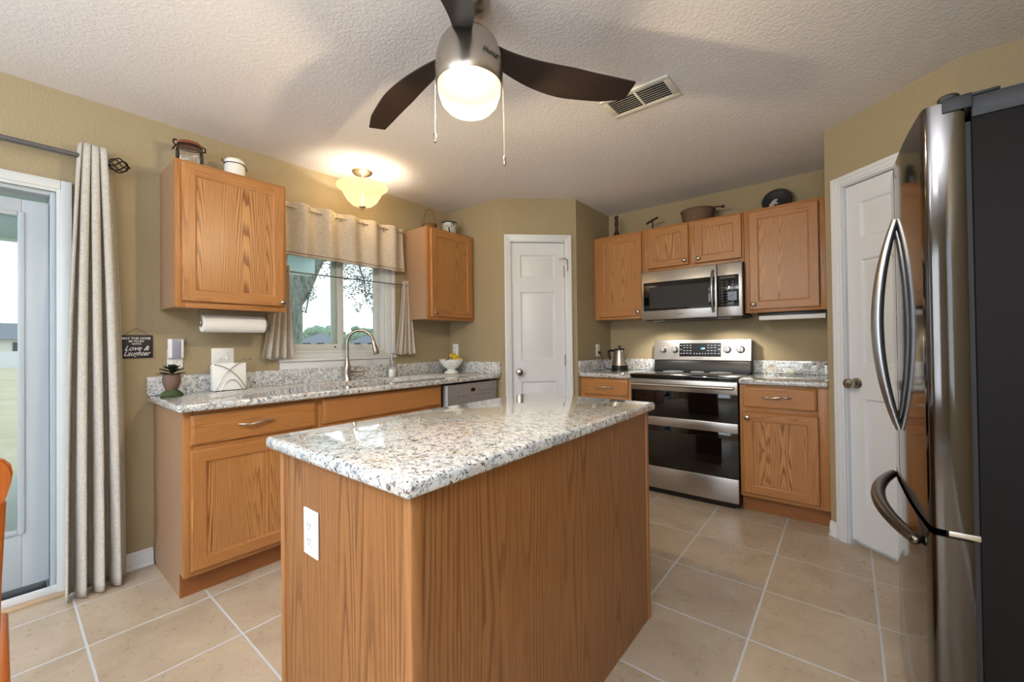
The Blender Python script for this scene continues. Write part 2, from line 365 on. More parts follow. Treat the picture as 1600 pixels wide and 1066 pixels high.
def casing(name, x0, x1, ztop, w_, loc, a):
    """door casing with a stepped profile; inner opening x0..x1"""
    mb = MB()
    for (i, o, d) in ((0, w_, .012), (.012, w_, .016), (w_*.62, w_, .020)):
        mb.box(x0-o, x0-i, -d, 0, 0, ztop+o, .003); mb.box(x1+i, x1+o, -d, 0, 0, ztop+o, .003); mb.box(x0-i-.001, x1+i+.001, -d, 0, ztop+i, ztop+o, .003)
    return struct(mb.build(name, 'white_paint', loc=loc, rot=a))
def interior_door(idx, wlk, loc, a, x0, w_, knob_x, label_side, hinges):
    """single column three panel door in wall frame"""
    h = 2.05; z0 = .03; t = .035
    d = MB(); yb, yf = .055, .020
    d.box(x0+.002, x0+w_-.002, yf+.0005, yb, z0, h)
    px0, px1 = x0+.082, x0+w_-.087
    panels = [(.245, .842), (1.030, 1.621), (1.743, 1.944)]
    F = lambda xa, xb, za, zb: d.quad([(xa, yf, za), (xb, yf, za), (xb, yf, zb), (xa, yf, zb)])
    F(x0+.002, px0, z0, h); F(px1, x0+w_-.002, z0, h)
    zz = z0
    for pa, pb in panels:
        F(px0, px1, zz, pa); zz = pb
        d.rings([(px0, px1, pa, pb, yf), (px0+.010, px1-.010, pa+.010, pb-.010, yf+.010), (px0+.018, px1-.018, pa+.018, pb-.018, yf+.010), (px0+.040, px1-.040, pa+.040, pb-.040, yf+.002)])
    F(px0, px1, zz, h)
    # remove front face of the core box that hides recesses
    for f in list(d.b.faces):
        if len(f.verts) == 4 and all(abs(v.co.y-(yf+.0005)) < 1e-5 for v in f.verts): d.b.faces.remove(f)
    o = struct(d.build('door_%d' % idx, 'door_white', loc=loc, rot=a, recalc=True))
    k = MB().lathe([(.031, 0), (.031, .004), (.026, .010), (.011, .014), (.010, .030), (.016, .036), (.027, .044), (.029, .056), (.025, .066), (.014, .071), (0, .072)], (knob_x, yf, .925), 24, axis='-y').build('door_knob', 'brass_nickel', o)
    hm = None
    for hx, hz in hinges:
        hm = MB().box(hx-.006, hx+.006, yf-.012, yf, hz-.045, hz+.045, .002).lathe([(.006, -.047), (.006, .047)], (hx, yf-.010, hz), 10)
        hm.build('hinge', 'nickel', o)
    j = MB().box(x0-.012, x0, 0, .1, 0, h+.012).box(x0+w_, x0+w_+.012, 0, .1, 0, h+.012).box(x0-.012, x0+w_+.012, 0, .1, h+.004, h+.02)
    j.box(x0, x0+w_, .058, .07, .0, h)
    struct(j.build('trim_%d' % idx, ['white_paint'], loc=loc, rot=a, smooth=0))
    return o
casing('trim_3', .088-.004, .088+.472, 2.058, .056, (P[2][0], P[2][1], 0), a1)
d1 = interior_door(1, None, (P[2][0], P[2][1], 0), a1, .088, .472, .088+.062, 'left', [(.088+.468, 1.02), (.088+.468, .25), (.088+.468, 1.80)])
casing('trim_4', .112-.004, .112+.462, 2.058, .056, (P[6][0], P[6][1], 0), a2)
d2 = interior_door(2, None, (P[6][0], P[6][1], 0), a2, .112, .458, .112+.045, 'left', [(.112+.455, 1.8), (.112+.455, .25)])
# hook latch on the left pantry door
lt = MB().box(.088+.478, .088+.494, -.024, -.019, 1.80, 1.90, .002).tube([(.088+.486, -.026, 1.895), (.088+.47, -.032, 1.905), (.088+.44, -.03, 1.905), (.088+.415, -.022, 1.897)], .004, 8)
lt = lt.build('door_latch', 'wire_silver', loc=(P[2][0], P[2][1], 0), rot=a1); tag(lt, 'small metal swing latch on the casing of the middle white door', 'latch')

# baseboards
def baseboard(name, p0, p1, x0, x1):
    p0, p1 = Vector(p0), Vector(p1); a = math.atan2(p1.y-p0.y, p1.x-p0.x)
    mb = MB().box(x0, x1, -.014, 0, 0, .075, .003).box(x0, x1, -.010, 0, .07, .092, .004).box(x0, x1, -.024, 0, 0, .018, .006)
    struct(mb.build(name, 'white_paint', loc=(p0.x, p0.y, 0), rot=a))
baseboard('baseboard_left', P[0], P[1], 2.6+.852, 2.6+1.156)
baseboard('baseboard_nook', P[6], P[7], 0.0, .052)
baseboard('baseboard_right', P[8], P[9], .0, 5.9); baseboard('baseboard_rear', P[9], P[10], .05, 4.1)

# ---- kitchen window (in the left wall, local frame: x along +y, room side -y)
W0 = (0, 0, 0)
wf = MB()
y0, y1 = WIN_Y; z0, z1 = WIN_Z
def fr(mb, a, b, c, d, w_, d0, d1, bev=.004, m=0, wb=None, wt=None):
    wb = wb or w_; wt = wt or w_
    mb.box(a, a+w_, d0, d1, c, d, bev, m); mb.box(b-w_, b, d0, d1, c, d, bev, m); mb.box(a+w_, b-w_, d0, d1, c, c+wb, bev, m); mb.box(a+w_, b-w_, d0, d1, d-wt, d, bev, m)
fr(wf, y0, y1, z0, z1, .05, .0, .14, .003, wb=.035)
fr(wf, y0+.05, y1-.05, z0+.035, z1-.05, .022, .02, .11, .003)
win = struct(wf.build('window_1', 'vinyl', rot=HZ))
sm = MB(); ya = y0+.072; yb_ = y1-.072; za = z0+.057; zb = z1-.072; mid = 2.250
fr(sm, ya, mid+.04, za, zb, .045, .045, .075, .004); sm.build('left_sash', 'vinyl', win)
sm = MB(); fr(sm, mid-.035, yb_, za, zb, .040, .078, .105, .004); sm.build('right_sash', 'vinyl', win)
MB().box(ya+.04, mid, .056, .062, za+.04, zb-.04).build('left_pane', 'pane', win, smooth=0)
MB().box(mid, yb_-.035, .088, .094, za+.035, zb-.035).build('right_pane', 'pane', win, smooth=0)
MB().lathe([(.006, 0), (.006, .004), (0, .005)], (mid-.03, .045, za+.022), 12, axis='-y').build('weep_cap', 'black', win)
struct(MB().box(1.80, 2.715, -.035, .0, 1.068, 1.085, .004).box(1.805, 2.71, -.016, 0, 1.015, 1.068, .004).build('trim_5', 'white_paint', rot=HZ))
fr2 = MB(); fr(fr2, y0-.012, y1+.03, z0, z1+.03, .032, -.012, 0, .003, wb=.004); struct(fr2.build('trim_6', 'white_paint', rot=HZ))

# ---- patio door
pdm = MB(); a_, b_ = DOOR_Y
fr(pdm, a_, b_, .0, DOOR_Z, .020, .0, .15, .003, wb=.04)
door3 = struct(pdm.build('door_3', 'door_vinyl', rot=HZ))
def leaf(name, xa, xb, ya_, yb2):
    mb = MB(); zb0, zb1 = .075, DOOR_Z-.055
    mb.box(xa, xa+.085, ya_, yb2, zb0, zb1, .003); mb.box(xb-.085, xb, ya_, yb2, zb0, zb1, .003)
    mb.box(xa+.085, xb-.085, ya_, yb2, zb0, .33, .003); mb.box(xa+.085, xb-.085, ya_, yb2, zb1-.07, zb1, .003)
    o = mb.build(name, 'door_vinyl', door3)
    g = MB(); fr(g, xa+.075, xb-.075, .32, zb1-.06, .022, ya_-.006, ya_+.01, .004); g.build('glazing_bead', 'door_vinyl', o)
    MB().box(xa+.08, xb-.08, ya_+.012, ya_+.018, .33, zb1-.07).build('glass_pane', 'pane', o, smooth=0)
leaf('door_leaf', -.16, b_-.022, .022, .062)
leaf('fixed_leaf', a_+.035, -.08, .075, .115)
MB().box(a_+.03, b_-.03, .0, .15, .03, .052, .002).build('door_track', 'dark_plastic', door3)
cs = MB(); CW = .046
for (i, o_, d_) in ((0, CW, .014), (.014, CW, .019)):
    cs.box(b_+i, b_+o_+.006, -d_, 0, 0, DOOR_Z+o_+.012, .003); cs.box(a_-o_, a_-i, -d_, 0, 0, DOOR_Z+o_+.012, .003); cs.box(a_-i, b_+i, -d_, 0, DOOR_Z+i, DOOR_Z+o_+.012, .003)
struct(cs.build('trim_7', 'vinyl', rot=HZ))
struct(MB().box(a_-.05, b_+.05, -.045, 0, 0, .014, .003).box(a_-.05, b_+.02, -.012, 0, .014, .05, .003, 1).build('trim_8', ['sill_wood', 'white_paint'], rot=HZ))
# plain frames for the unseen rear and side openings, added to let daylight in
rw = MB(); fr(rw, 1.0, 3.4, .5, 2.15, .05, .02, .1, .004); rw.box(2.17, 2.23, .03, .09, .5, 2.15); struct(rw.build('window_2', 'vinyl', loc=(4.2, -2.6, 0), rot=PI))
rw = MB(); fr(rw, 3.7, 5.4, .7, 2.1, .05, .02, .1, .004); struct(rw.build('window_3', 'vinyl', loc=(4.2, 3.338, 0), rot=-HZ))

# ------------------------------------------------------------------ cabinets
def panel_front(parent, name, x0, x1, z0, z1, yf, knob=None, stile=.055, t=.019, mats=('oak_v', 'oak_h')):
    """recessed panel cabinet door: front at -yf"""
    mb = MB(); y = -yf
    e = .005
    mb.rings([(x0, x1, z0, z1, y+t), (x0, x1, z0, z1, y+.006), (x0+.002, x1-.002, z0+.002, z1-.002, y+.002), (x0+e, x1-e, z0+e, z1-e, y)], fill=False)
    ix0, ix1, iz0, iz1 = x0+stile, x1-stile, z0+stile, z1-stile
    q = lambda a, b, c, d, m: mb.quad([(a, y, c), (b, y, c), (b, y, d), (a, y, d)], m)
    q(x0+e, ix0, z0+e, z1-e, 0); q(ix1, x1-e, z0+e, z1-e, 0); q(ix0, ix1, z0+e, iz0, 1); q(ix0, ix1, iz1, z1-e, 1)
    # hairline joints between rails and stiles
    mb.rings([(ix0, ix1, iz0, iz1, y), (ix0+.003, ix1-.003, iz0+.003, iz1-.003, y+.0025), (ix0+.007, ix1-.007, iz0+.007, iz1-.007, y+.004), (ix0+.009, ix1-.009, iz0+.009, iz1-.009, y+.009)], fill=False)
    mb.quad([(x0, y+t, z0), (x0, y+t, z1), (x1, y+t, z1), (x1, y+t, z0)])
    o = mb.build(name, mats, parent, recalc=False)
    MB().box(ix0+.007, ix1-.007, y+.008, y+.015, iz0+.007, iz1-.007).build('door_panel', 'oak_panel', o, smooth=0)
    if knob: add_knob(o, knob[0], y, knob[1])
    return o
def add_knob(parent, x, y, z):
    MB().lathe([(.008, 0), (.007, .004), (.005, .010), (.007, .014), (.015, .018), (.0165, .022), (.014, .026), (.006, .029), (0, .0295)], (x, y, z), 20, axis='-y').build('knob', 'brass_nickel', parent)
def slab_front(parent, name, x0, x1, z0, z1, yf, pull=None, t=.019, pl=.079):
    mb = MB(); y = -yf
    mb.rings([(x0, x1, z0, z1, y+t), (x0, x1, z0, z1, y+.008), (x0+.004, x1-.004, z0+.004, z1-.004, y+.004), (x0+.008, x1-.008, z0+.008, z1-.008, y+.003), (x0+.012, x1-.012, z0+.012, z1-.012, y)])
    mb.quad([(x0, y+t, z0), (x0, y+t, z1), (x1, y+t, z1), (x1, y+t, z0)])
    o = mb.build(name, ['oak_h', 'oak_h'], parent, recalc=False)
    if pull: add_pull(o, pull[0], y, pull[1], pl)
    return o
def add_pull(parent, x, y, z, w_=.079):
    mb = MB(); pts = []; rr = []
    for i in range(25):
        s = -1+2*i/24; pts.append((x+s*w_, y-.008-.020*(1-s*s)**.8, z+.004*math.sin(s*PI)))
        rr.append(.0045+.0035*math.exp(-(s/.35)**2)+(.003 if abs(abs(s)-.82) < .08 else 0)-(.0015 if abs(abs(s)-.5) < .1 else 0))
    mb.tube(pts, rr, 10)
    for s in (-1, 1):
        mb.sphere((x+s*w_, y-.006, z), .0075, sub=2, sc=(1.5, .8, .7)); mb.lathe([(.004, 0), (.004, .014)], (x+s*w_*.7, y, z), 8, axis='-y')
    mb.build('drawer_pull', 'wire_silver', parent)
def upper_cab(label, loc, rz, w_, z0, z1, d, doors, sides='oak_side', name='wall_cabinet', group=None):
    r = thing(name, label, 'cabinet', (loc[0], loc[1], z0), rz, group)
    h = z1-z0
    MB().box(.001, w_-.001, -(d-.019), 0, .004, h-.001, .001).build('body', sides, r, smooth=0)
    ff = MB(); y0_, y1_ = -d, -(d-.0195); sw = .04
    ff.box(0, sw, y0_, y1_, 0, h, .001); ff.box(w_-sw, w_, y0_, y1_, 0, h, .001)
    ff.box(sw, w_-sw, y0_, y1_, 0, sw, .001, 1); ff.box(sw, w_-sw, y0_, y1_, h-sw, h, .001, 1)
    if len(doors) == 2: ff.box((doors[0][1]+doors[1][0])/2-.03, (doors[0][1]+doors[1][0])/2+.03, y0_, y1_, sw, h-sw, .001)
    ff.build('face_frame', ['oak_v', 'oak_h'], r)
    for (xa, xb, za, zb, k) in doors: panel_front(r, 'cabinet_door', xa, xb, za-z0, zb-z0, d+.02, (k[0], k[1]-z0) if k else None)
    return r
upper_cab('oak wall cabinet left of the window, highest on the left wall, paper towels under it', (0, 1.188, 0), HZ, .536, 1.38, 2.142, .316, [(.025, .518, 1.412, 2.127, (.500, 1.432))])
upper_cab('oak wall cabinet right of the window, a basket and a crock on top', (0, 2.81, 0), HZ, .533, 1.38, 2.142, .316, [(.030, .505, 1.402, 2.127, (.065, 1.435))])
YB = 4.46; UD = .325
upper_cab('narrow oak wall cabinet left of the microwave, wooden pestle on top', (1.125, YB, 0), 0, .471, 1.38, 2.142, UD, [(.048, .462, 1.402, 2.122, (.425, 1.435))])
upper_cab('short two-door oak wall cabinet directly above the microwave', (1.598, YB, 0), 0, .768, 1.765, 2.142, UD, [(.040, .376, 1.795, 2.128, (.345, 1.832)), (.421, .757, 1.795, 2.128, (.452, 1.832))])
upper_cab('wide oak wall cabinet right of the microwave, black plate on top', (2.368, YB, 0), 0, .496, 1.38, 2.142, UD, [(.033, .450, 1.402, 2.122, (.058, 1.440))])

CT = .914; CB = .878
def base_cab(label, loc, rz, w_, d, fronts, left_finished=False, lx=.04, rx=.04, z1=CB, toe=.06, mid=()):
    r = thing('base_cabinet', label, 'cabinet', (loc[0], loc[1], 0), rz)
    MB().box(.001, w_-.001, -(d-.019), 0, .115, z1-.001).box(.001, w_-.001, -(d-toe-.006), 0, 0, .115).build('body', 'oak_side', r, smooth=0)
    ff = MB(); y0_, y1_ = -d, -(d-.0195)
    ff.box(0, lx, y0_, y1_, .11, z1, .001); ff.box(w_-rx, w_, y0_, y1_, .11, z1, .001)
    for (za, zb) in ((.11, .15), (.685, .725), (z1-.03, z1)): ff.box(lx, w_-rx, y0_, y1_, za, zb, .001, 1)
    for x in mid: ff.box(x-.02, x+.02, y0_, y1_, .15, .685, .001)
    ff.build('face_frame', ['oak_v', 'oak_h'], r)
    MB().box(0, w_, -(d-toe), -(d-toe-.008), 0, .112, .001).build('toe_kick', 'toe_oak', r, smooth=0)
    for f in fronts:
        if f[0] == 'door': panel_front(r, 'cabinet_door', f[1], f[2], f[3], f[4], d+.02, f[5])
        else: slab_front(r, 'drawer' if f[5] else 'false_front', f[1], f[2], f[3], f[4], d+.02, f[5], pl=.075)
    return r
base_cab('oak base cabinet at the left end of the window counter, one drawer over one door', (0, 1.158, 0), HZ, .627, .58,
         [('drawer', .027, .607, .717, .858, (.300, .790)), ('door', .027, .607, .135, .692, None)])
base_cab('oak sink base cabinet under the window, long blank drawer front', (0, 1.785, 0), HZ, .930, .58,
         [('drawer', .022, .912, .722, .862, None), ('door', .022, .463, .135, .692, (.43, .655)), ('door', .471, .912, .135, .692, (.50, .655))])
base_cab('oak base cabinet in the corner left of the stove, mostly behind the island', (1.125, YB, 0), 0, .471, .61,
         [('drawer', .034, .440, .728, .862, (.235, .797)), ('door', .034, .440, .135, .692, (.40, .655))])
base_cab('oak base cabinet right of the stove, one drawer over one door', (2.372, YB, 0), 0, .492, .61,
         [('drawer', .020, .432, .722, .858, (.218, .798)), ('door', .020, .440, .138, .690, (.048, .652))], rx=.055)

# ------------------------------------------------------------------ countertops
def slab(mb, x0, x1, y0_, y1_, z0_=CB, z1_=CT, bev=.013):
    return mb.box(x0, x1, y0_, y1_, z0_, z1_, bev, seg=4)
ct = thing('granite_countertop', 'long speckled granite countertop under the window with the sink in it', 'countertop', (0, 1.128, CB))
def rbox(x0, x1, y0_, y1_, r, z0_, z1_):
    pts = []
    for cx, cy, s in ((x1-r, y1_-r, 0), (x0+r, y1_-r, 1), (x0+r, y0_+r, 2), (x1-r, y0_+r, 3)):
        for k in range(7): t = (s+k/6)*PI/2; pts.append((cx+r*math.cos(t), cy+r*math.sin(t)))
    return MB().prism(pts, z0_, z1_)
top = slab(MB(), 0.001, .640, 0, 2.217, 0, CT-CB).build('counter_slab', 'granite', ct)
SX = (.150, .480); SY = (.79, 1.49)
cut(top, rbox(SX[0], SX[1], SY[0], SY[1], .05, -.1, .2))
MB().box(.001, .021, 0, 2.197, CT-CB, CT-CB+.102, .002).build('backsplash', 'granite', ct)
MB().box(.001, .640, 2.197, 2.217, CT-CB, CT-CB+.102, .002).build('side_splash', 'granite', ct)
# sink basin
sk = MB(); pts_o = []
def rr_loop(g, z, r=.05):
    out = []
    x0, x1, y0_, y1_ = SX[0]-.004+g, SX[1]+.004-g, 1.128+SY[0]-.004+g, 1.128+SY[1]+.004-g
    for cx, cy, s in ((x1-r, y1_-r, 0), (x0+r, y1_-r, 1), (x0+r, y0_+r, 2), (x1-r, y0_+r, 3)):
        for k in range(7): t = (s+k/6)*PI/2; out.append(sk.b.verts.new((cx+r*math.cos(t), cy+r*math.sin(t), z)))
    return out
lps = [rr_loop(-.014, CB-.002), rr_loop(0, CB-.002), rr_loop(.004, CB-.16), rr_loop(.02, CB-.185), rr_loop(.06, CB-.19, .03)]
for a, b in zip(lps, lps[1:]):
    for i in range(len(a)): j = (i+1) % len(a); sk.b.faces.new((a[i], a[j], b[j], b[i]))
sk.b.faces.new(lps[-1])
so = sk.build('sink', 'sink_steel'); tag(so, 'undermount stainless steel sink basin sunk in the window counter', 'sink')
cb_l = thing('granite_countertop', 'short granite countertop left of the stove with the kettle on it', 'countertop', (1.125, 3.812, CB))
slab(MB(), 0, .473, 0, .646, 0, CT-CB).build('counter_slab', 'granite', cb_l)
MB().box(0.02, .473, .626, .646, CT-CB, CT-CB+.102, .002).build('backsplash', 'granite', cb_l)
MB().box(0, .020, 0, .646, CT-CB, CT-CB+.102, .002).build('side_splash', 'granite', cb_l)
cb_r = thing('granite_countertop', 'short granite countertop right of the stove, glass butter dish on it', 'countertop', (2.371, 3.812, CB))
slab(MB(), 0, .493, 0, .646, 0, CT-CB).build('counter_slab', 'granite', cb_r)
MB().box(0, .473, .626, .646, CT-CB, CT-CB+.102, .002).build('backsplash', 'granite', cb_r)
MB().box(.473, .493, 0.03, .646, CT-CB, CT-CB+.102, .002).build('side_splash', 'granite', cb_r)

# ------------------------------------------------------------------ island
isl = thing('island_cabinet', 'freestanding oak kitchen island cabinet with plain panelled sides', 'island', (1.690, 1.142, 0))
IW, ID = .596, 1.232
MB().box(.004, IW-.004, .004, ID-.004, 0, CB-.001).build('body', 'island_v', isl, smooth=0)
MB().box(.018, IW-.016, -.001, .004, 0, CB-.001).build('end_panel', 'island_v', isl, smooth=0)
MB().box(IW-.004, IW, .016, ID-.02, 0, CB-.001).build('side_panel', 'island_v', isl, smooth=0)
for (x, y) in ((0, 0), (IW, 0), (IW, ID)):
    mb = MB()
    sx = 1 if x == 0 else -1; sy_ = 1 if y == 0 else -1
    mb.box(min(x+sx*-.003, x+sx*.020), max(x+sx*-.003, x+sx*.020), min(y-sy_*.006, y+sy_*.004), max(y-sy_*.006, y+sy_*.004), 0, CB-.001, .003)
    mb.box(min(x-sx*.004, x+sx*.004), max(x-sx*.004, x+sx*.004), min(y-sy_*.004, y+sy_*.022), max(y-sy_*.004, y+sy_*.022), 0, CB-.001, .003)
    mb.build('corner_moulding', 'island_trim', isl)
it = slab(MB(), 1.644, 2.313, 1.112, 2.406, CB, CT, .012).build('granite_island_top', 'granite')
tag(it, 'thick speckled granite slab on top of the kitchen island', 'countertop')
def outlet(label, loc, rz, w_=.072, h=.117, kind='outlet', name='wall_outlet'):
    r = thing(name, label, 'outlet' if kind == 'outlet' else 'switch', loc, rz)
    MB().box(-w_/2, w_/2, -.006, 0, -h/2, h/2, .003).build('cover_plate', 'plate_white', r)
    if kind == 'outlet':
        for s in (-1, 1):
            o = MB().lathe([(.0165, 0), (.0165, .002), (.0155, .003)], (0, -.006, s*.0195), 20, axis='-y').build('socket', 'plate_white', r)
            MB().box(-.0075, -.0045, -.0095, -.0088, s*.0195-.001, s*.0195+.008).box(.0045, .0075, -.0095, -.0088, s*.0195-.001, s*.0195+.008).lathe([(.0025, 0), (.0025, .0006)], (0, -.0089, s*.0195-.007), 8, axis='-y').build('slots', 'slot_grey', o)
    else:
        for s in (-1, 1):
            MB().box(s*.023-.005, s*.023+.005, -.016, -.005, -.012, .006, .002).build('toggle', 'plate_white', r)
            for q in (-1, 1): MB().lathe([(.0022, 0), (.0018, .001)], (s*.023, -.006, q*.030), 8, axis='-y').build('screw', 'slot_grey', r)
    return r
outlet('white electrical outlet on the near end of the kitchen island', (1.872, 1.1405, .690), 0, .076, .120)
outlet('white electrical outlet low on the wall behind the spiky plant', (0.0, 1.252, 1.108), HZ, .072, .117)
outlet('white electrical outlet behind the white colander with bananas', (.075, 3.346, 1.118), 0)
outlet('white electrical outlet on the dark corner wall behind the kettle', (1.123, 4.18, 1.10), HZ)
outlet('white double light switch plate behind the envelope holder', (0, 1.483, 1.108), HZ, .117, .117, 'switch', 'light_switch')

# ------------------------------------------------------------------ dishwasher
dw = thing('dishwasher', 'stainless steel dishwasher built in at the right end of the window counter', 'dishwasher', (0, 2.724, 0), HZ)
MB().box(0, .604, -.575, -.02, .10, .862).box(.02, .58, -.52, -.1, 0, .1).build('tub_housing', 'black', dw, smooth=0)
dm = MB()
cv = [( .012, -.577), (.012, -.600), (.022, -.612), (.582, -.612), (.592, -.600), (.592, -.577)]
dm.prism(cv, .115, .690, bev=.003); dm.build('door', 'steel_x', dw)
cp = MB(); cp.prism([(.012, -.577), (.012, -.603), (.022, -.618), (.582, -.618), (.592, -.603), (.592, -.577)], .695, .862, bev=.004); cpo = cp.build('control_panel', 'panel_grey', dw)
MB().box(.272, .315, -.6195, -.617, .795, .822).build('display', 'black_gloss', cpo, smooth=0)
for i in range(9):
    x = .14+i*.042
    if abs(x-.29) > .03: MB().box(x-.012, x+.012, -.6192, -.6178, .765, .769).build('button_mark', 'logo_dark', cpo, smooth=0)
for i in range(5): MB().box(.37+i*.04, .378+i*.04, -.6192, -.6178, .79, .80).build('button_mark', 'logo_dark', cpo, smooth=0)
hb = MB(); hp = []
for i in range(13): s = -1+i/6; hp.append((.302+s*.075, -.6185, .692-.045*(1-s*s)))
hb.tube(hp, .005, 8); hb.build('handle_recess', 'chrome_handle', dw)

# ------------------------------------------------------------------ stove
st = thing('electric_range', 'freestanding stainless double-oven range with black glass cooktop', 'stove', (1.600, 4.44, 0))
MB().box(.002, .766, -.60, -.005, .02, .900, .003).box(.03, .73, -.58, -.05, 0, .02).build('body', 'black', st)
MB().box(-.001, .769, -.632, -.055, .898, .922, .006).build('cooktop', 'black_gloss', st)
for cx, cy, r in ((.20, -.47, .11), (.57, -.47, .13), (.20, -.20, .08), (.57, -.20, .08), (.385, -.17, .05)):
    bn = MB(); bn.tube([(cx+r*math.cos(k*PI/24), cy+r*math.sin(k*PI/24), .9222) for k in range(48)], .0008, 4, closed=True); bn.build('burner_ring', 'slot_grey', st)
ud = MB().box(.003, .765, -.622, -.60, .603, .880, .003).build('upper_oven_door', 'black_gloss', st)
MB().box(.002, .766, -.628, -.60, .800, .886, .003).build('upper_trim', 'steel_x', ud)
hm = MB().tube([(.022+.724*i/20, -.668, .846) for i in range(21)], .012, 14)
for x in (.03, .738): hm.box(x-.012, x+.012, -.668, -.625, .836, .856, .004)
hm.build('oven_handle', 'steel_x', ud)
ld = MB().box(.003, .765, -.622, -.60, .222, .600, .003).build('lower_oven_door', 'black_gloss', st)
MB().box(.002, .766, -.630, -.60, .532, .600, .004).build('lower_trim', 'steel_x', ld)
MB().box(.10, .66, -.6235, -.6215, .30, .49).build('oven_window', 'black_gloss', ld, smooth=0)
MB().box(.002, .766, -.628, -.60, .050, .217, .004).build('storage_drawer', 'steel_x', st)
bgm = MB(); prof = [(-.112, .935), (-.100, 1.005), (-.095, 1.012), (-.075, 1.182), (-.068, 1.188), (-.005, 1.188), (-.005, .922), (-.112, .922)]
t_ = Matrix(((0, 0, 1, 0), (1, 0, 0, 0), (0, 1, 0, 0), (0, 0, 0, 1)))
MB().prism([(y, z) for y, z in prof], .006, .762, mat=t_).build('back_riser', 'black', st)
bg_ = MB().prism([(-.104, 1.016), (-.082, 1.186), (-.062, 1.189), (-.062, 1.012), (-.100, 1.012)], .0, .768, mat=t_).build('backguard', 'steel_x', st)
tl = math.atan2(.022, .17)
def bgp(x, z, off=.002): return (x, -.104+(z-1.016)*.022/.17-off, z)
dsp = MB(); a = bgp(.225, 1.045, .001); b = bgp(.555, 1.158, .001)
dsp.prism([(a[1]-.002, a[2]), (b[1]-.002, b[2]), (b[1]+.006, b[2]), (a[1]+.006, a[2])], .222, .552, mat=t_)
dso = dsp.build('control_display', 'black_gloss', bg_)
def dash(x, z, w_, h=.004):
    p = bgp(x, z, .0035); MB().box(p[0]-w_/2, p[0]+w_/2, p[1]-.0004, p[1]+.0004, z-h/2, z+h/2).build('button_mark', 'mark_grey', dso, smooth=0)
for c, x0 in ((3, .262), (3, .455)):
    for i in range(c):
        for j, z in enumerate((1.140, 1.120, 1.095, 1.072)): dash(x0+i*.026, z, .015)
for i in range(5): dash(.345+i*.022, 1.07, .006, .008)
for x in (.238, .537):
    for z in (1.138, 1.105, 1.07): dash(x, z, .014)
text('clock_digits', '1:09', .020, 'display_blue', dso, bgp(.412, 1.112, .0035), (PI/2-tl, 0, 0))
text('brand_lettering', 'SAMSUNG', .010, 'logo_dark', bg_, bgp(.386, 1.030, .001), (PI/2-tl, 0, 0), sx=1.3)
for x in (.083, .184, .600, .697):
    k = MB(); mt = Matrix.Translation(bgp(x, 1.103, 0)) @ Matrix.Rotation(-tl, 4, 'X')
    k.lathe([(.030, 0), (.030, .006), (.024, .010), (.023, .026), (.020, .029), (0, .029)], (0, 0, 0), 28, axis='-y', mat=mt)
    ko = k.build('control_knob', 'chrome_handle', bg_)
    MB().box(-.006, .006, -.036, -.020, -.023, .023, .003, mat=mt).build('knob_grip', 'nickel', ko)

# ------------------------------------------------------------------ microwave
mw = thing('microwave', 'stainless over-the-range microwave with black glass door', 'microwave', (1.604, YB, 1.350))
MB().box(0, .760, -.375, 0, .012, .408, .004).build('body', 'dark_plastic', mw)
MB().box(.02, .74, -.36, -.02, 0, .014, .003).build('vent_grille', 'black', mw)
MB().box(.0, .588, -.400, -.375, .008, .410, .005).build('door', 'steel_x', mw)
MB().box(.590, .762, -.400, -.375, .008, .410, .008).build('control_side', 'steel_x', mw)
MB().box(.020, .575, -.4025, -.399, .082, .318, .002).build('door_glass', 'black_gloss', mw)
MB().box(.072, .530, -.4030, -.402, .100, .278).build('window_mesh', 'mat_black', mw, smooth=0)
kp = MB().box(.592, .738, -.4025, -.399, .080, .318, .002).build('keypad', 'black_gloss', mw)
for i in range(3):
    for j in range(9): MB().box(.618+i*.036, .630+i*.036, -.4032, -.4024, .098+j*.021, .102+j*.021).build('key', 'slot_grey', kp, smooth=0)
MB().box(.612, .715, -.4032, -.4024, .292, .308).build('clock_window', 'logo_dark', kp, smooth=0)
hp = [(.563, -.402-.045*math.sin(PI*i/16)**.6, .048+.315*i/16) for i in range(17)]
MB().tube(hp, [.012 if 1 < i < 15 else .010 for i in range(17)], 12).build('handle', 'chrome_handle', mw)
text('brand_lettering', 'SAMSUNG', .012, 'logo_dark', mw, (.310, -.4012, .045), (PI/2, 0, 0), sx=1.2)
for x in (.12, .62):
    MB().box(x-.045, x+.045, -.345, -.295, -.003, .001).build('task_light', 'plate_white', mw, smooth=0)
    l = bpy.data.lights.new('task_lamp', 'SPOT'); l.energy = 9; l.color = (1, .93, .82); l.spot_size = math.radians(120); l.spot_blend = .6; l.shadow_soft_size = .02
    o = bpy.data.objects.new('microwave_task_lamp', l); COL.objects.link(o); o.parent = mw; o.location = (x, -.32, -.012); o.rotation_euler = (math.radians(20), 0, 0)

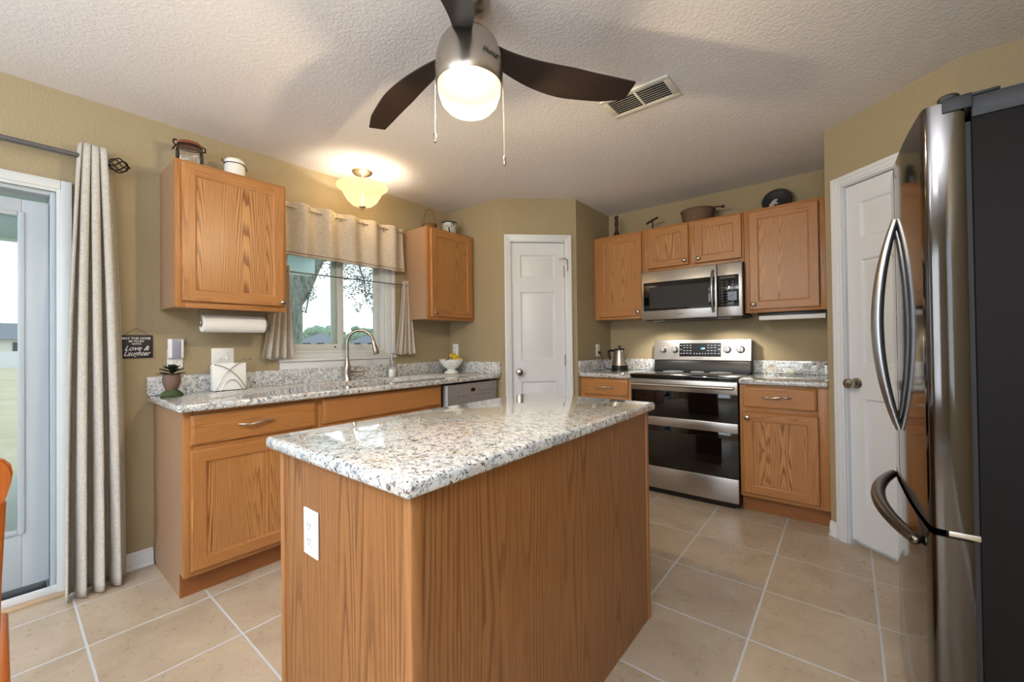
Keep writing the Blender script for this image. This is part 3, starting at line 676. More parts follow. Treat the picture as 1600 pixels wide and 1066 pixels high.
# ------------------------------------------------------------------ refrigerator
fg = thing('refrigerator', 'tall french-door stainless refrigerator with dark side on the right edge', 'refrigerator', (3.116, 2.10, 0))
FW = .908
MB().box(.083, .82, .004, FW-.004, .03, 1.730, .004).build('case', 'fridge_side', fg)
MB().box(.083, .82, .0, FW, 1.705, 1.757, .004).build('top_cap', 'dark_plastic', fg)
MB().box(.072, .084, .012, FW-.012, .09, 1.70).build('gasket', 'mat_black', fg, smooth=0)
MB().box(.10, .80, .03, FW-.03, 0, .032).build('base_feet', 'black', fg, smooth=0)
def fdoor(name, ya_, yb2, z0_, z1_, ra, rb):
    pts = []
    n = 16
    def xs(y): t = y/FW; return -.026*4*t*(1-t)
    pts.append((.073, ya_+.006)); 
    pts += [(.064, ya_), (.014, ya_), (.006, ya_+.002), (.0015, ya_+.006)] if ra else [(.070, ya_), (xs(ya_)+.004, ya_), (xs(ya_+.003)+.001, ya_+.002)]
    for i in range(n+1):
        y = ya_+.012+(yb2-ya_-.024)*i/n; pts.append((xs(y), y))
    pts += [(.0015, yb2-.006), (.006, yb2-.002), (.014, yb2), (.064, yb2)] if rb else [(xs(yb2-.003)+.001, yb2-.002), (xs(yb2)+.004, yb2), (.070, yb2)]
    pts.append((.073, yb2-.006))
    return MB().prism(pts, z0_, z1_, bev=.0015).build(name, 'fridge_steel', fg)
near = fdoor('near_door', .0, .4515, .700, 1.757, True, False)
far = fdoor('far_door', .4565, FW, .700, 1.757, False, True)
frz = fdoor('freezer_drawer', .0, FW, .075, .683, True, True)
def bow(parent, y, z0_, z1_, mat, r=.020):
    pts = []; rr = []
    for i in range(33):
        s = -1+i/16; pts.append((-.028-.048*(1-s*s), y, (z0_+z1_)/2+s*(z1_-z0_)/2)); rr.append(r*(.66+.34*(1-s*s)))
    MB().tube(pts, rr, 16, flat=.75).build('door_handle', mat, parent)
bow(near, .400, .875, 1.568, 'chrome_handle'); bow(far, .508, .875, 1.568, 'chrome_handle')
pts = []; rr = []
for i in range(33):
    s = -1+i/16; pts.append((-.012-.026*(1-abs((.454+s*.355)/.454-1)**2)-.044*(1-s*s), .454+s*.355, .628)); rr.append(.020*(.75+.25*(1-s*s)))
MB().tube(pts, rr, 16).sphere((pts[0][0], pts[0][1], .628), .0135, sub=2).build('drawer_handle', 'bronze_handle', frz)
MB().box(.030, .095, .006, .05, .684, .698, .002).lathe([(.012, .684), (.012, .699)], (.05, .02, 0), 14).build('lower_hinge', 'wire_silver', fg)
hg = MB().box(.030, .13, .0, .055, 1.757, 1.764, .002).lathe([(.020, 1.757), (.020, 1.774), (.017, 1.778), (0, 1.779)], (.048, .022, 0), 20).box(.034, .084, -.004, .002, 1.730, 1.764, .001).build('top_hinge', 'dark_plastic', fg)
hg2 = MB().box(.030, .13, FW-.055, FW, 1.757, 1.764, .002).lathe([(.020, 1.757), (.020, 1.774), (.017, 1.778), (0, 1.779)], (.048, FW-.022, 0), 20).build('top_hinge', 'dark_plastic', fg)

# ------------------------------------------------------------------ ceiling fan
FX, FY = 1.908, 1.701
fan = thing('ceiling_fan', 'brushed nickel ceiling fan with three dark blades and a lit globe', 'ceiling fan', (FX, FY, CE))
MB().lathe([(.076, 0), (.076, -.012), (.070, -.040), (.050, -.062), (.022, -.070), (.022, -.075)], n=40).build('canopy', 'nickel', fan)
MB().lathe([(.0125, -.06), (.0125, -.135)], n=16).build('downrod', 'nickel', fan)
MB().lathe([(.020, -.120), (.052, -.124), (.066, -.134), (.088, -.152), (.106, -.180), (.118, -.222), (.122, -.262), (.121, -.300), (.118, -.322), (.116, -.326), (.05, -.326)], n=64).build('motor_housing', 'nickel', fan)
MB().lathe([(.113, -.318), (.113, -.330), (.111, -.352), (.100, -.385), (.080, -.407), (.050, -.418), (.024, -.421), (.020, -.417), (0, -.416)], n=64, cap=False).build('glass_globe', 'fan_globe', fan)
# blades
def blade_mesh():
    mb = MB(); n = 26; rows = []
    R0, R1 = .075, .665
    for i in range(n+1):
        t = i/n; x = R0+(R1-R0)*t
        wd = .052+.088*math.sin(min(1, t*1.35+.12)*PI/2)**1.2*(1-.42*max(0, t-.55)/.45) 
        cen = .045*math.sin(PI*t**.75)-.004
        tip = .030*max(0, (t-.85)/.15)
        rows.append((x, cen-wd/2+tip*.1, cen+wd/2-tip*.6, t))
    tilt = math.radians(14)
    vs = []
    for x, a, b, t in rows:
        row = []
        for zz in (.003, -.003):
            for k in range(5):
                y = a+(b-a)*k/4; z = -.178-.056*t-math.sin(tilt)*y+zz
                row.append(mb.b.verts.new((x, y, z)))
        vs.append(row)
    for r0, r1 in zip(vs, vs[1:]):
        for k in range(4):
            mb.b.faces.new((r0[k], r0[k+1], r1[k+1], r1[k])); mb.b.faces.new((r0[5+k], r1[5+k], r1[6+k], r0[6+k]))
        mb.b.faces.new((r0[0], r1[0], r1[5], r0[5])); mb.b.faces.new((r0[4], r0[9], r1[9], r1[4]))
    for r in (vs[0], vs[-1]):
        for k in range(4): mb.b.faces.new((r[k], r[k+1], r[6+k], r[5+k]))
    return mb
bl0 = blade_mesh().build('blade', 'blade_wood', fan, rot=math.radians(56.5))
for k in (1, 2):
    c = bl0.copy(); COL.objects.link(c); c.parent = fan; c.rotation_euler = (0, 0, math.radians(56.5+120*k))
def chain(ang, zend, r=.119):
    x, y = r*math.cos(ang), r*math.sin(ang)
    MB().tube([(x, y, -.300), (x*1.02, y*1.02, zend)], .0012, 6).build('pull_chain', 'wire_silver', fan)
    MB().lathe([(0, zend-.036), (.005, zend-.034), (.0065, zend-.02), (.005, zend-.004), (.002, zend)], (x*1.02, y*1.02, 0), 12).build('chain_bob', 'brass_nickel', fan)
dcam = math.atan2(.631-FY, 2.959-FX)
chain(dcam-math.radians(88), -.50, .122); chain(dcam+math.radians(88), -.575, .122)
MB().lathe([(.004, 0), (.004, .003)], (.120*math.cos(dcam-1.25), .120*math.sin(dcam-1.25), -.272), 10, axis='x').build('reverse_switch', 'black', fan)
lg = text('brand_lettering', 'Hunter', .026, 'logo_dark', fan, (.123*math.cos(dcam+.68), .123*math.sin(dcam+.68), -.262), (PI/2, 0, dcam+.68+PI/2), shear=.3, ext=.0015)
def bulb(name, loc, e, r, col):
    l = bpy.data.lights.new(name, 'POINT'); l.energy = e; l.shadow_soft_size = r; l.color = col
    o = bpy.data.objects.new(name, l); COL.objects.link(o); o.location = loc; return o
bulb('fan_bulb', (FX, FY, CE-.382), 70, .02, (1, .94, .86))

# ------------------------------------------------------------------ kitchen ceiling lamp
LX, LY = .250, 2.278
lp = thing('ceiling_lamp', 'semi-flush ceiling lamp with flared frosted glass bowl above the window', 'lamp', (LX, LY, CE))
MB().lathe([(.072, 0), (.072, -.008), (.060, -.022), (.030, -.034), (.012, -.040), (.010, -.10), (.010, -.27), (.0, -.27)], n=32).build('canopy', 'nickel', lp)
MB().lathe([(.178, -.112), (.176, -.118), (.158, -.128), (.138, -.150), (.122, -.182), (.102, -.215), (.072, -.242), (.030, -.256), (.012, -.258)], n=56, cap=False).build('lamp_shade', 'bowl_glass', lp)
MB().lathe([(.010, -.252), (.024, -.257), (.022, -.263), (.008, -.268), (.010, -.276), (.006, -.284), (0, -.286)], n=20).build('finial', 'nickel', lp)
bulb('kitchen_bulb', (LX+.06, LY, CE-.19), 4.6, .03, (1, .84, .62))

# ------------------------------------------------------------------ vent
vt = thing('ceiling_vent', 'white louvred air register in the ceiling beside the fan blade', 'vent', (1.970, 2.602, CE))
vm = MB(); fr_ = [(0, .352, 0, .026), (0, .352, .174, .200), (0, .030, .026, .174), (.322, .352, .026, .174), (.170, .182, .026, .174)]
for a, b, c, d in fr_: vm.box(a, b, c, d, -.009, -.001, .002)
vm.build('frame', 'vent_white', vt)
MB().box(.028, .324, .024, .176, -.003, -.001).build('duct_backing', 'gap_dark', vt, smooth=0)
for i in range(8):
    y = .034+i*.0187
    m_ = Matrix.Translation((0, y, -.007)) @ Matrix.Rotation(math.radians(30), 4, 'X')
    MB().box(.028, .324, -.0052, .0052, -.0005, .0005, mat=m_).build('louvre', 'vent_white', vt, smooth=0)

# ------------------------------------------------------------------ curtains
def sheet(name, fn, nu, nz, mat, parent=None, thick=.002):
    mb = MB(); g = [[mb.b.verts.new(fn(i/nu, j/nz)) for i in range(nu+1)] for j in range(nz+1)]
    for j in range(nz):
        for i in range(nu): mb.b.faces.new((g[j][i], g[j][i+1], g[j+1][i+1], g[j+1][i]))
    o = mb.build(name, mat, parent, smooth=180, recalc=False)
    md = o.modifiers.new('thick', 'SOLIDIFY'); md.thickness = thick; md.offset = 0
    return o
def patio_curtain(u, v):          # v 0 top .. 1 floor
    z = 2.168-2.158*v
    sp = v**.8
    ya_, yb2 = .868-.055*sp-.01*math.sin(v*PI), .968+.062*sp+.012*math.sin(v*PI)
    ph = u*2*PI*3.6
    amp = .022+.034*sp
    y = ya_+(yb2-ya_)*u+.010*math.sin(2*ph+.6)*(1-.3*sp)
    x = .092+amp*math.cos(ph+.25*math.sin(v*5))+.006*math.sin(u*13+v*7)*sp-(.0 if v else 0)
    return (max(.022, x+.022*sp), y, z)
dc = thing('patio_curtain', 'long cream linen curtain hanging to the floor beside the patio door', 'curtain', (0, 0, 0))
sheet('curtain_panel', patio_curtain, 150, 60, 'linen', dc)
rd = thing('curtain_rod', 'dark steel curtain rod above the patio door with twisted cage finial', 'curtain rod', (0, 0, 0))
MB().tube([(.09, -1.3+2.285*i/8, 2.106) for i in range(9)], .0125, 14).build('rod', 'rod_steel', rd)
fm = MB(); fc = (.09, .998, 2.104)
for k in range(6):
    pts = []
    for i in range(15):
        s = i/14; r = .004+.031*math.sin(PI*s)**.62; a = 2*PI*k/6+s*PI*.75
        pts.append((fc[0]+r*math.cos(a), fc[1]-.026+.074*s, fc[2]+r*math.sin(a)))
    fm.tube(pts, .0030, 6)
fm.lathe([(.012, -.032), (.014, -.02), (.008, -.012), (.010, -.006)], (fc[0], fc[1]-.010, fc[2]), 14, axis='y').sphere((fc[0], fc[1]+.050, fc[2]), .007)
fm.build('finial', 'iron', rd)
for y in (-1.2, .925): MB().tube([(.0, y, 2.08), (.05, y, 2.08), (.09, y, 2.092)], .006, 8).lathe([(.022, 0), (.022, .006), (.016, .008)], (0, y, 2.08), 16, axis='x').build('bracket', 'iron', rd)
# valance
VY = (1.745, 2.757)
def val(u, v):
    y = VY[0]+(VY[1]-VY[0])*u
    ph = (y-1.83)/.178*2*PI
    amp = .026*(1-.15*v)
    x = .085-amp*math.cos(ph-.5)+.004*math.sin(y*31+v*4)*v
    top = 2.143+.002*math.sin(ph)
    bot = 1.780+.006*math.sin(ph+1.0)
    return (x+.006*v, y+.012*v*(u-.3), top+(bot-top)*v)
vl = thing('window_valance', 'short cream linen valance with metal grommets across the window top', 'valance', (0, 0, 0))
sheet('valance_cloth', val, 160, 24, 'valance_linen', vl)
sheet('hem', lambda u, v: tuple(Vector(val(u, .935+.012*v))+Vector((.0022, 0, 0))), 160, 1, 'wicker_dark', vl, .0006)
vr = thing('curtain_rod', 'slim metal rod threaded through the grommets of the window valance', 'curtain rod', (0, 0, 0))
MB().tube([(.085, 1.735+1.03*i/6, 2.106) for i in range(7)], .0055, 10).build('rod', 'wire_silver', vr)
for y in (1.745, 2.765): MB().tube([(0.0, y, 2.106), (.085, y, 2.106)], .005, 8).build('bracket', 'wire_silver', vr)
for k in range(6):
    for dy in (.045, .133):
        yc_ = 1.745+.178*k+dy-.01
        if 1.75 < yc_ < 2.75:
            u = (yc_-VY[0])/(VY[1]-VY[0]); p = val(u, .1)
            MB().tube([(p[0]+.0, yc_+.017*math.cos(t*PI/8)*.8, 2.106+.017*math.sin(t*PI/8)) for t in range(16)], .0026, 6, closed=True).build('grommet', 'wire_silver', vl)
# cafe tiers
def tier(y_top0, y_top1, y_b0, y_b1, ph0):
    def f(u, v):
        s = v**1.5; a = y_top0+(y_b0-y_top0)*s; b = y_top1+(y_b1-y_top1)*s
        return (.062+(.013+.012*v)*math.cos(u*2*PI*4+ph0)+.003*math.sin(u*9), a+(b-a)*u, 1.712-(1.712-1.095)*v+.006*math.sin(u*2*PI*2+1)*v)
    return f
c1 = sheet('cafe_curtain', tier(1.745, 1.845, 1.675, 1.865, .5), 90, 30, 'valance_linen'); tag(c1, 'gathered cafe curtain left of the window, below the left wall cabinet', 'curtain', 'cafe curtains at the window')
c2 = sheet('cafe_curtain', tier(2.755, 2.825, 2.682, 2.872, 1.1), 90, 30, 'valance_linen'); tag(c2, 'gathered cafe curtain right of the window, beside the right wall cabinet', 'curtain', 'cafe curtains at the window')
r2 = thing('curtain_rod', 'thin cafe rod crossing the middle of the window glass', 'curtain rod', (0, 0, 0))
MB().tube([(.062, 1.73+1.06*i/6, 1.675) for i in range(7)], .0045, 8).build('rod', 'rod_steel', r2)
MB().sphere((.062, 2.795, 1.675), .010).build('end_cap', 'black', r2)
MB().tube([(0.0, 1.735, 1.675), (.062, 1.735, 1.675)], .004, 8).build('bracket', 'rod_steel', r2)
MB().tube([(0.0, 2.79, 1.675), (.062, 2.79, 1.675)], .004, 8).build('bracket', 'rod_steel', r2)
# ------------------------------------------------------------------ wall items
sg = thing('wall_sign', 'small dark slate sign with white lettering hung by the curtain', 'sign', (0, 1.088, 1.182), HZ)
MB().box(-.067, .067, -.010, -.002, -.061, .061, .001).build('board', 'slate', sg)
MB().tube([(-.044, -.006, .061), (-.03, -.006, .078), (-.004, -.006, .096), (.004, -.006, .096), (.03, -.006, .080), (.05, -.006, .061)], .0012, 6).build('twine_hanger', 'twine', sg)
for s, z, sz, shr, sx in (('MAY THIS HOME', .043, .0165, 0, .95), ('BE FILLED', .028, .0145, 0, 1), ('WITH', .0135, .0125, 0, 1.15), ('Love &', -.010, .036, .45, .95), ('Laughter', -.038, .036, .45, .82)):
    text('lettering', s, sz, 'chalk', sg, (0, -.0105, z), (PI/2, 0, 0), shear=shr, sx=sx, bold=.0002)
dv = thing('plug_in_detector', 'white plug-in detector with grey face on the outlet by the sign', 'detector', (0, 1.252, 1.167), HZ)
MB().box(-.036, .036, -.030, -.009, -.053, .056, .006).build('housing', 'plate_white', dv)
MB().box(-.018, .022, -.0315, -.029, -.052, .055, .002).build('grey_face', 'lilac_grey', dv)
MB().box(.010, .017, -.032, -.031, .043, .048).build('indicator', 'plate_white', dv, smooth=0)
# towel holder
th = thing('paper_towel_holder', 'metal paper towel holder under the left wall cabinet', 'holder', (.17, 1.33, 1.38), 0)
arm = MB().box(-.012, .012, -.004, 0, -.085, 0, .001).lathe([(.02, 0), (.02, .004)], (0, -.002, -.073), 18, axis='-y').box(-.012, .012, .336, .340, -.085, 0, .001).tube([(0, -.002, -.073), (0, .338, -.073)], .005, 8).box(-.02, .02, -.004, .34, -.003, 0)
arm.build('bracket', 'wire_silver', th)
tr = thing('paper_towel_roll', 'white paper towel roll hanging below the left wall cabinet', 'paper towels', (.17, 1.334, 1.307))
MB().lathe([(.018, 0), (.046, 0), (.049, .004), (.049, .312), (.046, .316), (.018, .316)], n=40, axis='y', cap=False).lathe([(.018, 0), (.018, .316)], n=20, axis='y', cap=False).build('towel_sheets', 'paper', tr)

# ------------------------------------------------------------------ counter items
# letter holder
lh = thing('envelope_holder', 'curved wire holder standing on the left of the window counter', 'holder', (.085, 1.485, CT), HZ)
wm = MB()
def arc(p0, p1, p2, n=14): return [tuple((1-t)**2*Vector(p0)+2*t*(1-t)*Vector(p1)+t*t*Vector(p2)) for t in [i/n for i in range(n+1)]]
for yy in (-.038, .030):
    wm.tube(arc((-.078, yy, .003), (-.02, yy, .155), (.105, yy, .185)), .0022, 6)
    wm.tube(arc((.085, yy, .003), (.03, yy, .13), (-.072, yy, .158)), .0022, 6)
    wm.tube(arc((-.05, yy, .003), (.01, yy, .13), (.065, yy, .003)), .0018, 6)
    wm.sphere((.107, yy, .186), .005); wm.sphere((-.074, yy, .158), .004)
for x in (-.078, .085): wm.tube([(x, -.038, .003), (x, .030, .003)], .0022, 6)
wm.build('wire_frame', 'brass_nickel', lh)
en = MB().box(-.086, .086, -.030, -.026, .004, .162, .0008)
for k in range(5): en.box(-.084, .084, -.022+k*.008, -.020+k*.008, .004, .155, .0005)
eo = en.build('stack_of_envelopes', 'paper', loc=(.085, 1.485, CT+.002), rot=HZ); tag(eo, 'upright stack of white envelopes or napkins in the wire holder', 'envelopes')
# planter: plain brown pot on mossy base with dark succulent
pl = thing('potted_succulent', 'dark spiky succulent in a small brown pot on a mossy base', 'plant', (.150, 1.207, CT))
mb = MB(); mb.lathe([(.0, 0), (.046, 0), (.050, .006), (.044, .016), (.030, .026), (.022, .034), (0, .036)], n=28)
for v in mb.b.verts: v.co += Vector((random.uniform(-.003, .003),)*2+(random.uniform(0, .003),))
mb.build('moss_base', 'moss', pl)
MB().lathe([(0, .026), (.020, .028), (.030, .045), (.038, .070), (.040, .095), (.036, .118), (.032, .118), (.030, .100), (0, .098)], n=28).build('pot', 'pot_brown', pl)
sc = MB()
for ring, (n, ln, el, z) in enumerate(((11, .062, 8, .118), (10, .056, 22, .127), (8, .046, 40, .135), (6, .034, 62, .140))):
    for k in range(n):
        a = 2*PI*k/n+ring*.4+random.uniform(-.15, .15); e = math.radians(el+random.uniform(-6, 6))
        mt = Matrix.Translation((0, 0, z)) @ Matrix.Rotation(a, 4, 'Z') @ Matrix.Rotation(-e, 4, 'Y')
        t = bmesh.new(); L = []
        for s, w_ in ((.004, .003), (.35*ln, .0065), (.75*ln, .0085), (.93*ln, .005), (ln, .0005)):
            L.append([t.verts.new((s, -w_, 0)), t.verts.new((s, 0, .0018)), t.verts.new((s, w_, 0)), t.verts.new((s, 0, -.0022))])
        for p, q in zip(L, L[1:]):
            for i in range(4): t.faces.new((p[i], p[(i+1) % 4], q[(i+1) % 4], q[i]))
        sc.merge(t, 0, mt)
sc.lathe([(.008, .10), (.009, .142), (0, .146)], n=10); sc.build('leaves', 'succulent', pl)
# faucet
fa = thing('kitchen_faucet', 'brushed nickel gooseneck faucet behind the sink', 'faucet', (.082, 2.245, CT))
MB().lathe([(.029, 0), (.029, .006), (.025, .012), (.024, .06), (.026, .085), (.022, .115), (.0135, .15), (.012, .17)], n=28).build('faucet_body', 'nickel', fa)
pts = [(0, 0, .15), (0, 0, .22), (0, 0, .28)]
for i in range(1, 15):
    t = PI*i/15*1.02; pts.append((.053*(1-math.cos(t)), .075*(1-math.cos(t)), .28+.092*math.sin(t)))
MB().tube(pts, .0115, 14).build('gooseneck', 'nickel', fa)
e_ = Vector(pts[-1]); dd = Vector((.012, .022, -.10)).normalized()
sp_ = [tuple(e_+dd*s) for s in (-.005, 0, .03, .075, .098, .106)]
MB().tube(sp_, [.0118, .014, .0155, .022, .023, .019], 18).build('spray_head', 'nickel', fa)
MB().tube([(0, .02, .062), (.0, .05, .064)], [.012, .010], 12).tube([(0, .045, .064), (.005, .075, .060), (.012, .11, .062), (.018, .135, .066)], [.009, .006, .005, .006], 10).build('lever', 'nickel', fa)
# soap
sb = thing('soap_dispenser', 'clear glass soap dispenser with white soap right of the faucet', 'soap dispenser', (.10, 2.622, CT))
MB().lathe([(0, 0), (.036, 0), (.038, .006), (.038, .070), (.034, .090), (.018, .115), (.015, .128), (.015, .138)], n=28, cap=False).build('bottle', 'clear_glass', sb)
MB().lathe([(0, .004), (.034, .004), (.034, .062), (0, .062)], n=28).build('liquid_soap', 'soap_white', sb)
MB().lathe([(.017, .134), (.017, .150), (.008, .156), (.006, .182), (.012, .184), (.012, .194), (0, .196)], n=18).tube([(0, 0, .189), (.02, .008, .190), (.038, .012, .183)], .004, 8).build('pump', 'nickel', sb)
# colander
cl = thing('colander', 'white enamel footed colander at the right end of the window counter', 'colander', (.20, 3.170, CT))
MB().lathe([(.045, 0), (.062, .002), (.064, .008), (.052, .020), (.034, .030), (.034, .038), (.060, .050), (.085, .072), (.102, .100), (.108, .122), (.112, .124), (.112, .127), (.105, .126), (.099, .102), (.082, .076), (.058, .054), (.03, .044), (0, .042)], n=44, cap=False).build('bowl', 'ceramic', cl)
dots = MB()
for q in range(6):
    a0 = 2*PI*q/6+.3
    for k in range(12):
        a = a0+.17*math.cos(k*PI/6); z = .082+.018*math.sin(k*PI/6)
        r = .085+(z-.072)*.6+.0045
        dots.sphere((r*math.cos(a), r*math.sin(a), z), .0022, sub=1)
dots.build('drain_holes', 'mat_black', cl)
hh = MB()
for s in (-1, 1): hh.tube([(s*(.108+.022*math.sin(PI*i/8))*.55, s*(.108+.022*math.sin(PI*i/8))*-.84+.03*math.cos(PI*i/8)*1, .118+.012*math.sin(PI*i/8)) for i in range(9)], .0035, 8)
hh.build('handles', 'black', cl)
for k in range(3):
    pts = []
    for i in range(11):
        t = -1.0+2.0*i/10; pts.append((.218+.020*k-.02, 3.196+.018*k+.055*math.sin(t), CT+.100+.055*math.cos(t)-.018*k+.008))
    rr = [.004, .009, .014, .016, .0165, .0165, .016, .015, .011, .006, .004]
    bo = thing('banana', ['banana at the back of the bunch in the white colander, resting highest', 'middle banana of the bunch in the white colander', 'front banana of the bunch in the white colander, lowest'][k], 'banana', (0, 0, 0), 0, 'bananas in the colander')
    MB().tube(pts, rr, 10).build('peel', 'banana', bo); MB().tube([pts[0], (pts[0][0], pts[0][1]-.010, pts[0][2]+.012)], [.0045, .005], 8).build('stem', 'banana_tip', bo)
# kettle
kt = thing('electric_kettle', 'stainless steel kettle with black handle left of the stove', 'kettle', (1.335, 4.20, CT))
MB().lathe([(.078, 0), (.078, .018), (.070, .022), (0, .022)], n=36).build('base', 'black', kt)
MB().lathe([(.074, .022), (.074, .050)], n=36).build('black_band', 'black', kt)
MB().lathe([(.073, .050), (.070, .060), (.058, .12), (.048, .175), (.044, .192), (.040, .197), (0, .199)], n=40).build('body', 'nickel', kt)
MB().lathe([(.046, .188), (.045, .200), (.012, .205), (.006, .210), (.006, .218), (.017, .220), (.016, .228), (0, .230)], n=28).build('lid', 'black', kt)
MB().tube([(-.045, 0, .182), (-.085, 0, .184), (-.108, 0, .176), (-.108, 0, .150), (-.098, 0, .118), (-.092, 0, .095)], [.009, .011, .012, .012, .011, .008], 12).build('handle', 'black', kt)
MB().tube([(.062, 0, .085), (.085, 0, .12), (.092, 0, .16), (.108, .0, .186)], [.010, .006, .005, .004], 10).build('spout', 'nickel', kt)
pc = MB().tube([(1.132, 4.18, 1.08), (1.16, 4.18, 1.07), (1.165, 4.20, 1.0), (1.17, 4.24, .93), (1.22, 4.28, .920), (1.30, 4.27, .918)], .003, 8).box(1.131, 1.155, 4.168, 4.192, 1.068, 1.092, .003).build('power_cord', 'black'); tag(pc, 'black power cord running from the corner outlet to the kettle', 'cord')
# butter dish
bd = thing('butter_dish', 'clear glass butter dish on the counter right of the stove', 'butter dish', (2.62, 4.32, CT))
MB().box(-.10, .10, -.035, .035, .001, .008, .003).build('tray', 'clear_glass', bd)
MB().box(-.085, .085, -.028, .028, .008, .055, .006).lathe([(.006, .055), (.010, .062), (.008, .070), (0, .072)], n=14).build('cover', 'clear_glass', bd)
br = MB().box(-.02, .03, -.018, .018, 0, .032, .003).build('stick_of_butter', 'butter', loc=(2.62, 4.32, CT+.0082)); tag(br, 'piece of pale butter inside the clear glass dish', 'butter')
# light bar
lb = thing('light_bar', 'slim white bar light mounted under the cabinet right of the microwave', 'light', (2.44, 4.20, 1.325))
MB().box(.006, .406, -.012, .012, 0, .032, .003).build('diffuser', 'plate_white', lb)
MB().box(0, .008, -.014, .014, -.002, .036, .001).box(.404, .414, -.014, .014, -.002, .036, .001).box(0, .414, -.014, .014, .032, .054, .001).build('end_caps', 'black', lb)

# ------------------------------------------------------------------ things on the wall cabinets
CZ = 2.142
gj = thing('glass_jar', 'large clear glass canning jar with rust-brown lid on the left wall cabinet', 'jar', (.17, 1.285, CZ))
MB().lathe([(0, 0), (.058, 0), (.062, .006), (.062, .100), (.058, .115), (.050, .124), (.050, .132)], n=36, cap=False).build('jar_body', 'clear_glass', gj)
MB().lathe([(0, .138), (.050, .138), (.055, .134), (.055, .142), (.050, .150), (0, .153)], n=36).build('lid', 'copper_lid', gj)
MB().tube([(.056*math.cos(t*PI/12), .056*math.sin(t*PI/12), .128) for t in range(24)], .003, 6, closed=True).tube([(0, .056, .150), (0, .070, .146), (0, .072, .125), (0, .058, .122)], .004, 6).tube([(0, -.056, .150), (0, -.070, .150), (-.0, -.072, .135), (0, -.062, .120), (0, -.075, .095)], .0045, 6).build('clamp', 'iron', gj)
wj = thing('ceramic_jar', 'small white ceramic clamp jar on the left wall cabinet', 'jar', (.20, 1.490, CZ))
MB().lathe([(0, 0), (.048, 0), (.052, .006), (.052, .080), (.047, .090)], n=36, cap=False).build('jar_body', 'ceramic', wj)
MB().lathe([(.048, .090), (.050, .094), (.050, .110), (.044, .118), (0, .121)], n=36).build('lid', 'ceramic', wj)
MB().tube([(.052*math.cos(t*PI/12), .052*math.sin(t*PI/12), .090) for t in range(24)], .002, 6, closed=True).tube([(0, .052, .09), (0, .063, .085), (0, .060, .070)], .0025, 6).tube([(0, -.052, .09), (0, -.064, .098), (0, -.060, .110)], .0025, 6).build('clamp', 'iron', wj)
def basket(mb, r0, r1, h, n=32, rows=9, amp=.003):
    prof = []
    for j in range(rows+1):
        t = j/rows; prof.append((r0+(r1-r0)*t, h*t))
    t_b = bmesh.new(); rings = []
    for j, (r, z) in enumerate(prof):
        rings.append([t_b.verts.new(((r+amp*(1 if (i+j) % 2 else -1))*math.cos(2*PI*i/n), (r+amp*(1 if (i+j) % 2 else -1))*math.sin(2*PI*i/n), z)) for i in range(n)])
    for a, b in zip(rings, rings[1:]):
        for i in range(n): t_b.faces.new((a[i], a[(i+1) % n], b[(i+1) % n], b[i]))
    t_b.faces.new(rings[0][::-1]); mb.merge(t_b)
bk = thing('wicker_basket', 'small round wicker basket with tall hoop handle on the right wall cabinet', 'basket', (.18, 2.955, CZ))
mb = MB(); basket(mb, .045, .062, .060, 28, 8); mb.tube([(.062*math.cos(t*PI/14), .062*math.sin(t*PI/14), .060) for t in range(28)], .005, 6, closed=True); mb.build('woven_body', 'wicker', bk)
MB().tube([(.0, -.062*math.cos(PI*i/18), .045+.15*math.sin(PI*i/18)**.8) for i in range(19)], .0045, 8).build('hoop_handle', 'wicker', bk)
ck = thing('stoneware_crock', 'small grey stoneware crock with dark rim on the right wall cabinet', 'crock', (.17, 3.190, CZ))
MB().lathe([(0, 0), (.052, 0), (.058, .008), (.064, .04), (.066, .09), (.064, .120), (.066, .124)], n=36, cap=False).build('crock_body', 'salt_glaze', ck)
MB().lathe([(.064, .120), (.069, .122), (.069, .132), (.062, .134), (.058, .128), (0, .128)], n=36).build('rim', 'glaze_blue', ck)
mk = MB(); 
for (az, z, s) in ((-.75, .055, 1), (-.70, .04, .9), (-.8, .03, .8), (-.78, .07, .8), (-1.05, .085, .6), (-.4, .085, .6)):
    mk.sphere((.0655*math.cos(az), .0655*math.sin(az), z), .009*s, sub=2, sc=(.6, .9, 1.5))
mk.build('painted_motif', 'glaze_blue', ck)
MB().tube([(.066, -.01, .10), (.080, -.03, .11), (.084, -.04, .10)], .004, 6).build('lug', 'glaze_blue', ck)
ps = MB().lathe([(0, 0), (.030, 0), (.032, .010), (.030, .035), (.018, .060), (.012, .085), (.016, .11), (.018, .14), (.013, .165), (.012, .178), (.020, .188), (.021, .200), (.012, .210), (0, .212)], n=22).build('wooden_pestle', 'dark_wood', loc=(1.300, 4.25, CZ))
tag(ps, 'dark turned wooden pestle standing on the narrow wall cabinet', 'pestle')
au = thing('hand_auger', 'small iron auger with wooden cross handle lying on the cabinets left of the basket', 'tool', (1.63, 4.25, CZ), math.radians(-20))
MB().box(-.05, .05, -.012, .012, 0, .012, .003).tube([(.01, 0, .01), (.012, 0, .10)], .005, 8).build('iron_shank', 'iron', au)
MB().tube([(-.055, 0, .088), (0, 0, .100), (.065, 0, .112)], [.009, .011, .009], 10).build('cross_handle', 'dark_wood', au)
bk2 = thing('wicker_basket', 'dark round wicker basket with a rolling handle above the microwave', 'basket', (2.005, 4.29, CZ))
mb = MB(); basket(mb, .105, .128, .115, 44, 12, .005); mb.tube([(.129*math.cos(t*PI/20), .129*math.sin(t*PI/20), .115) for t in range(40)], .007, 8, closed=True); mb.build('woven_body', 'wicker_dark', bk2)
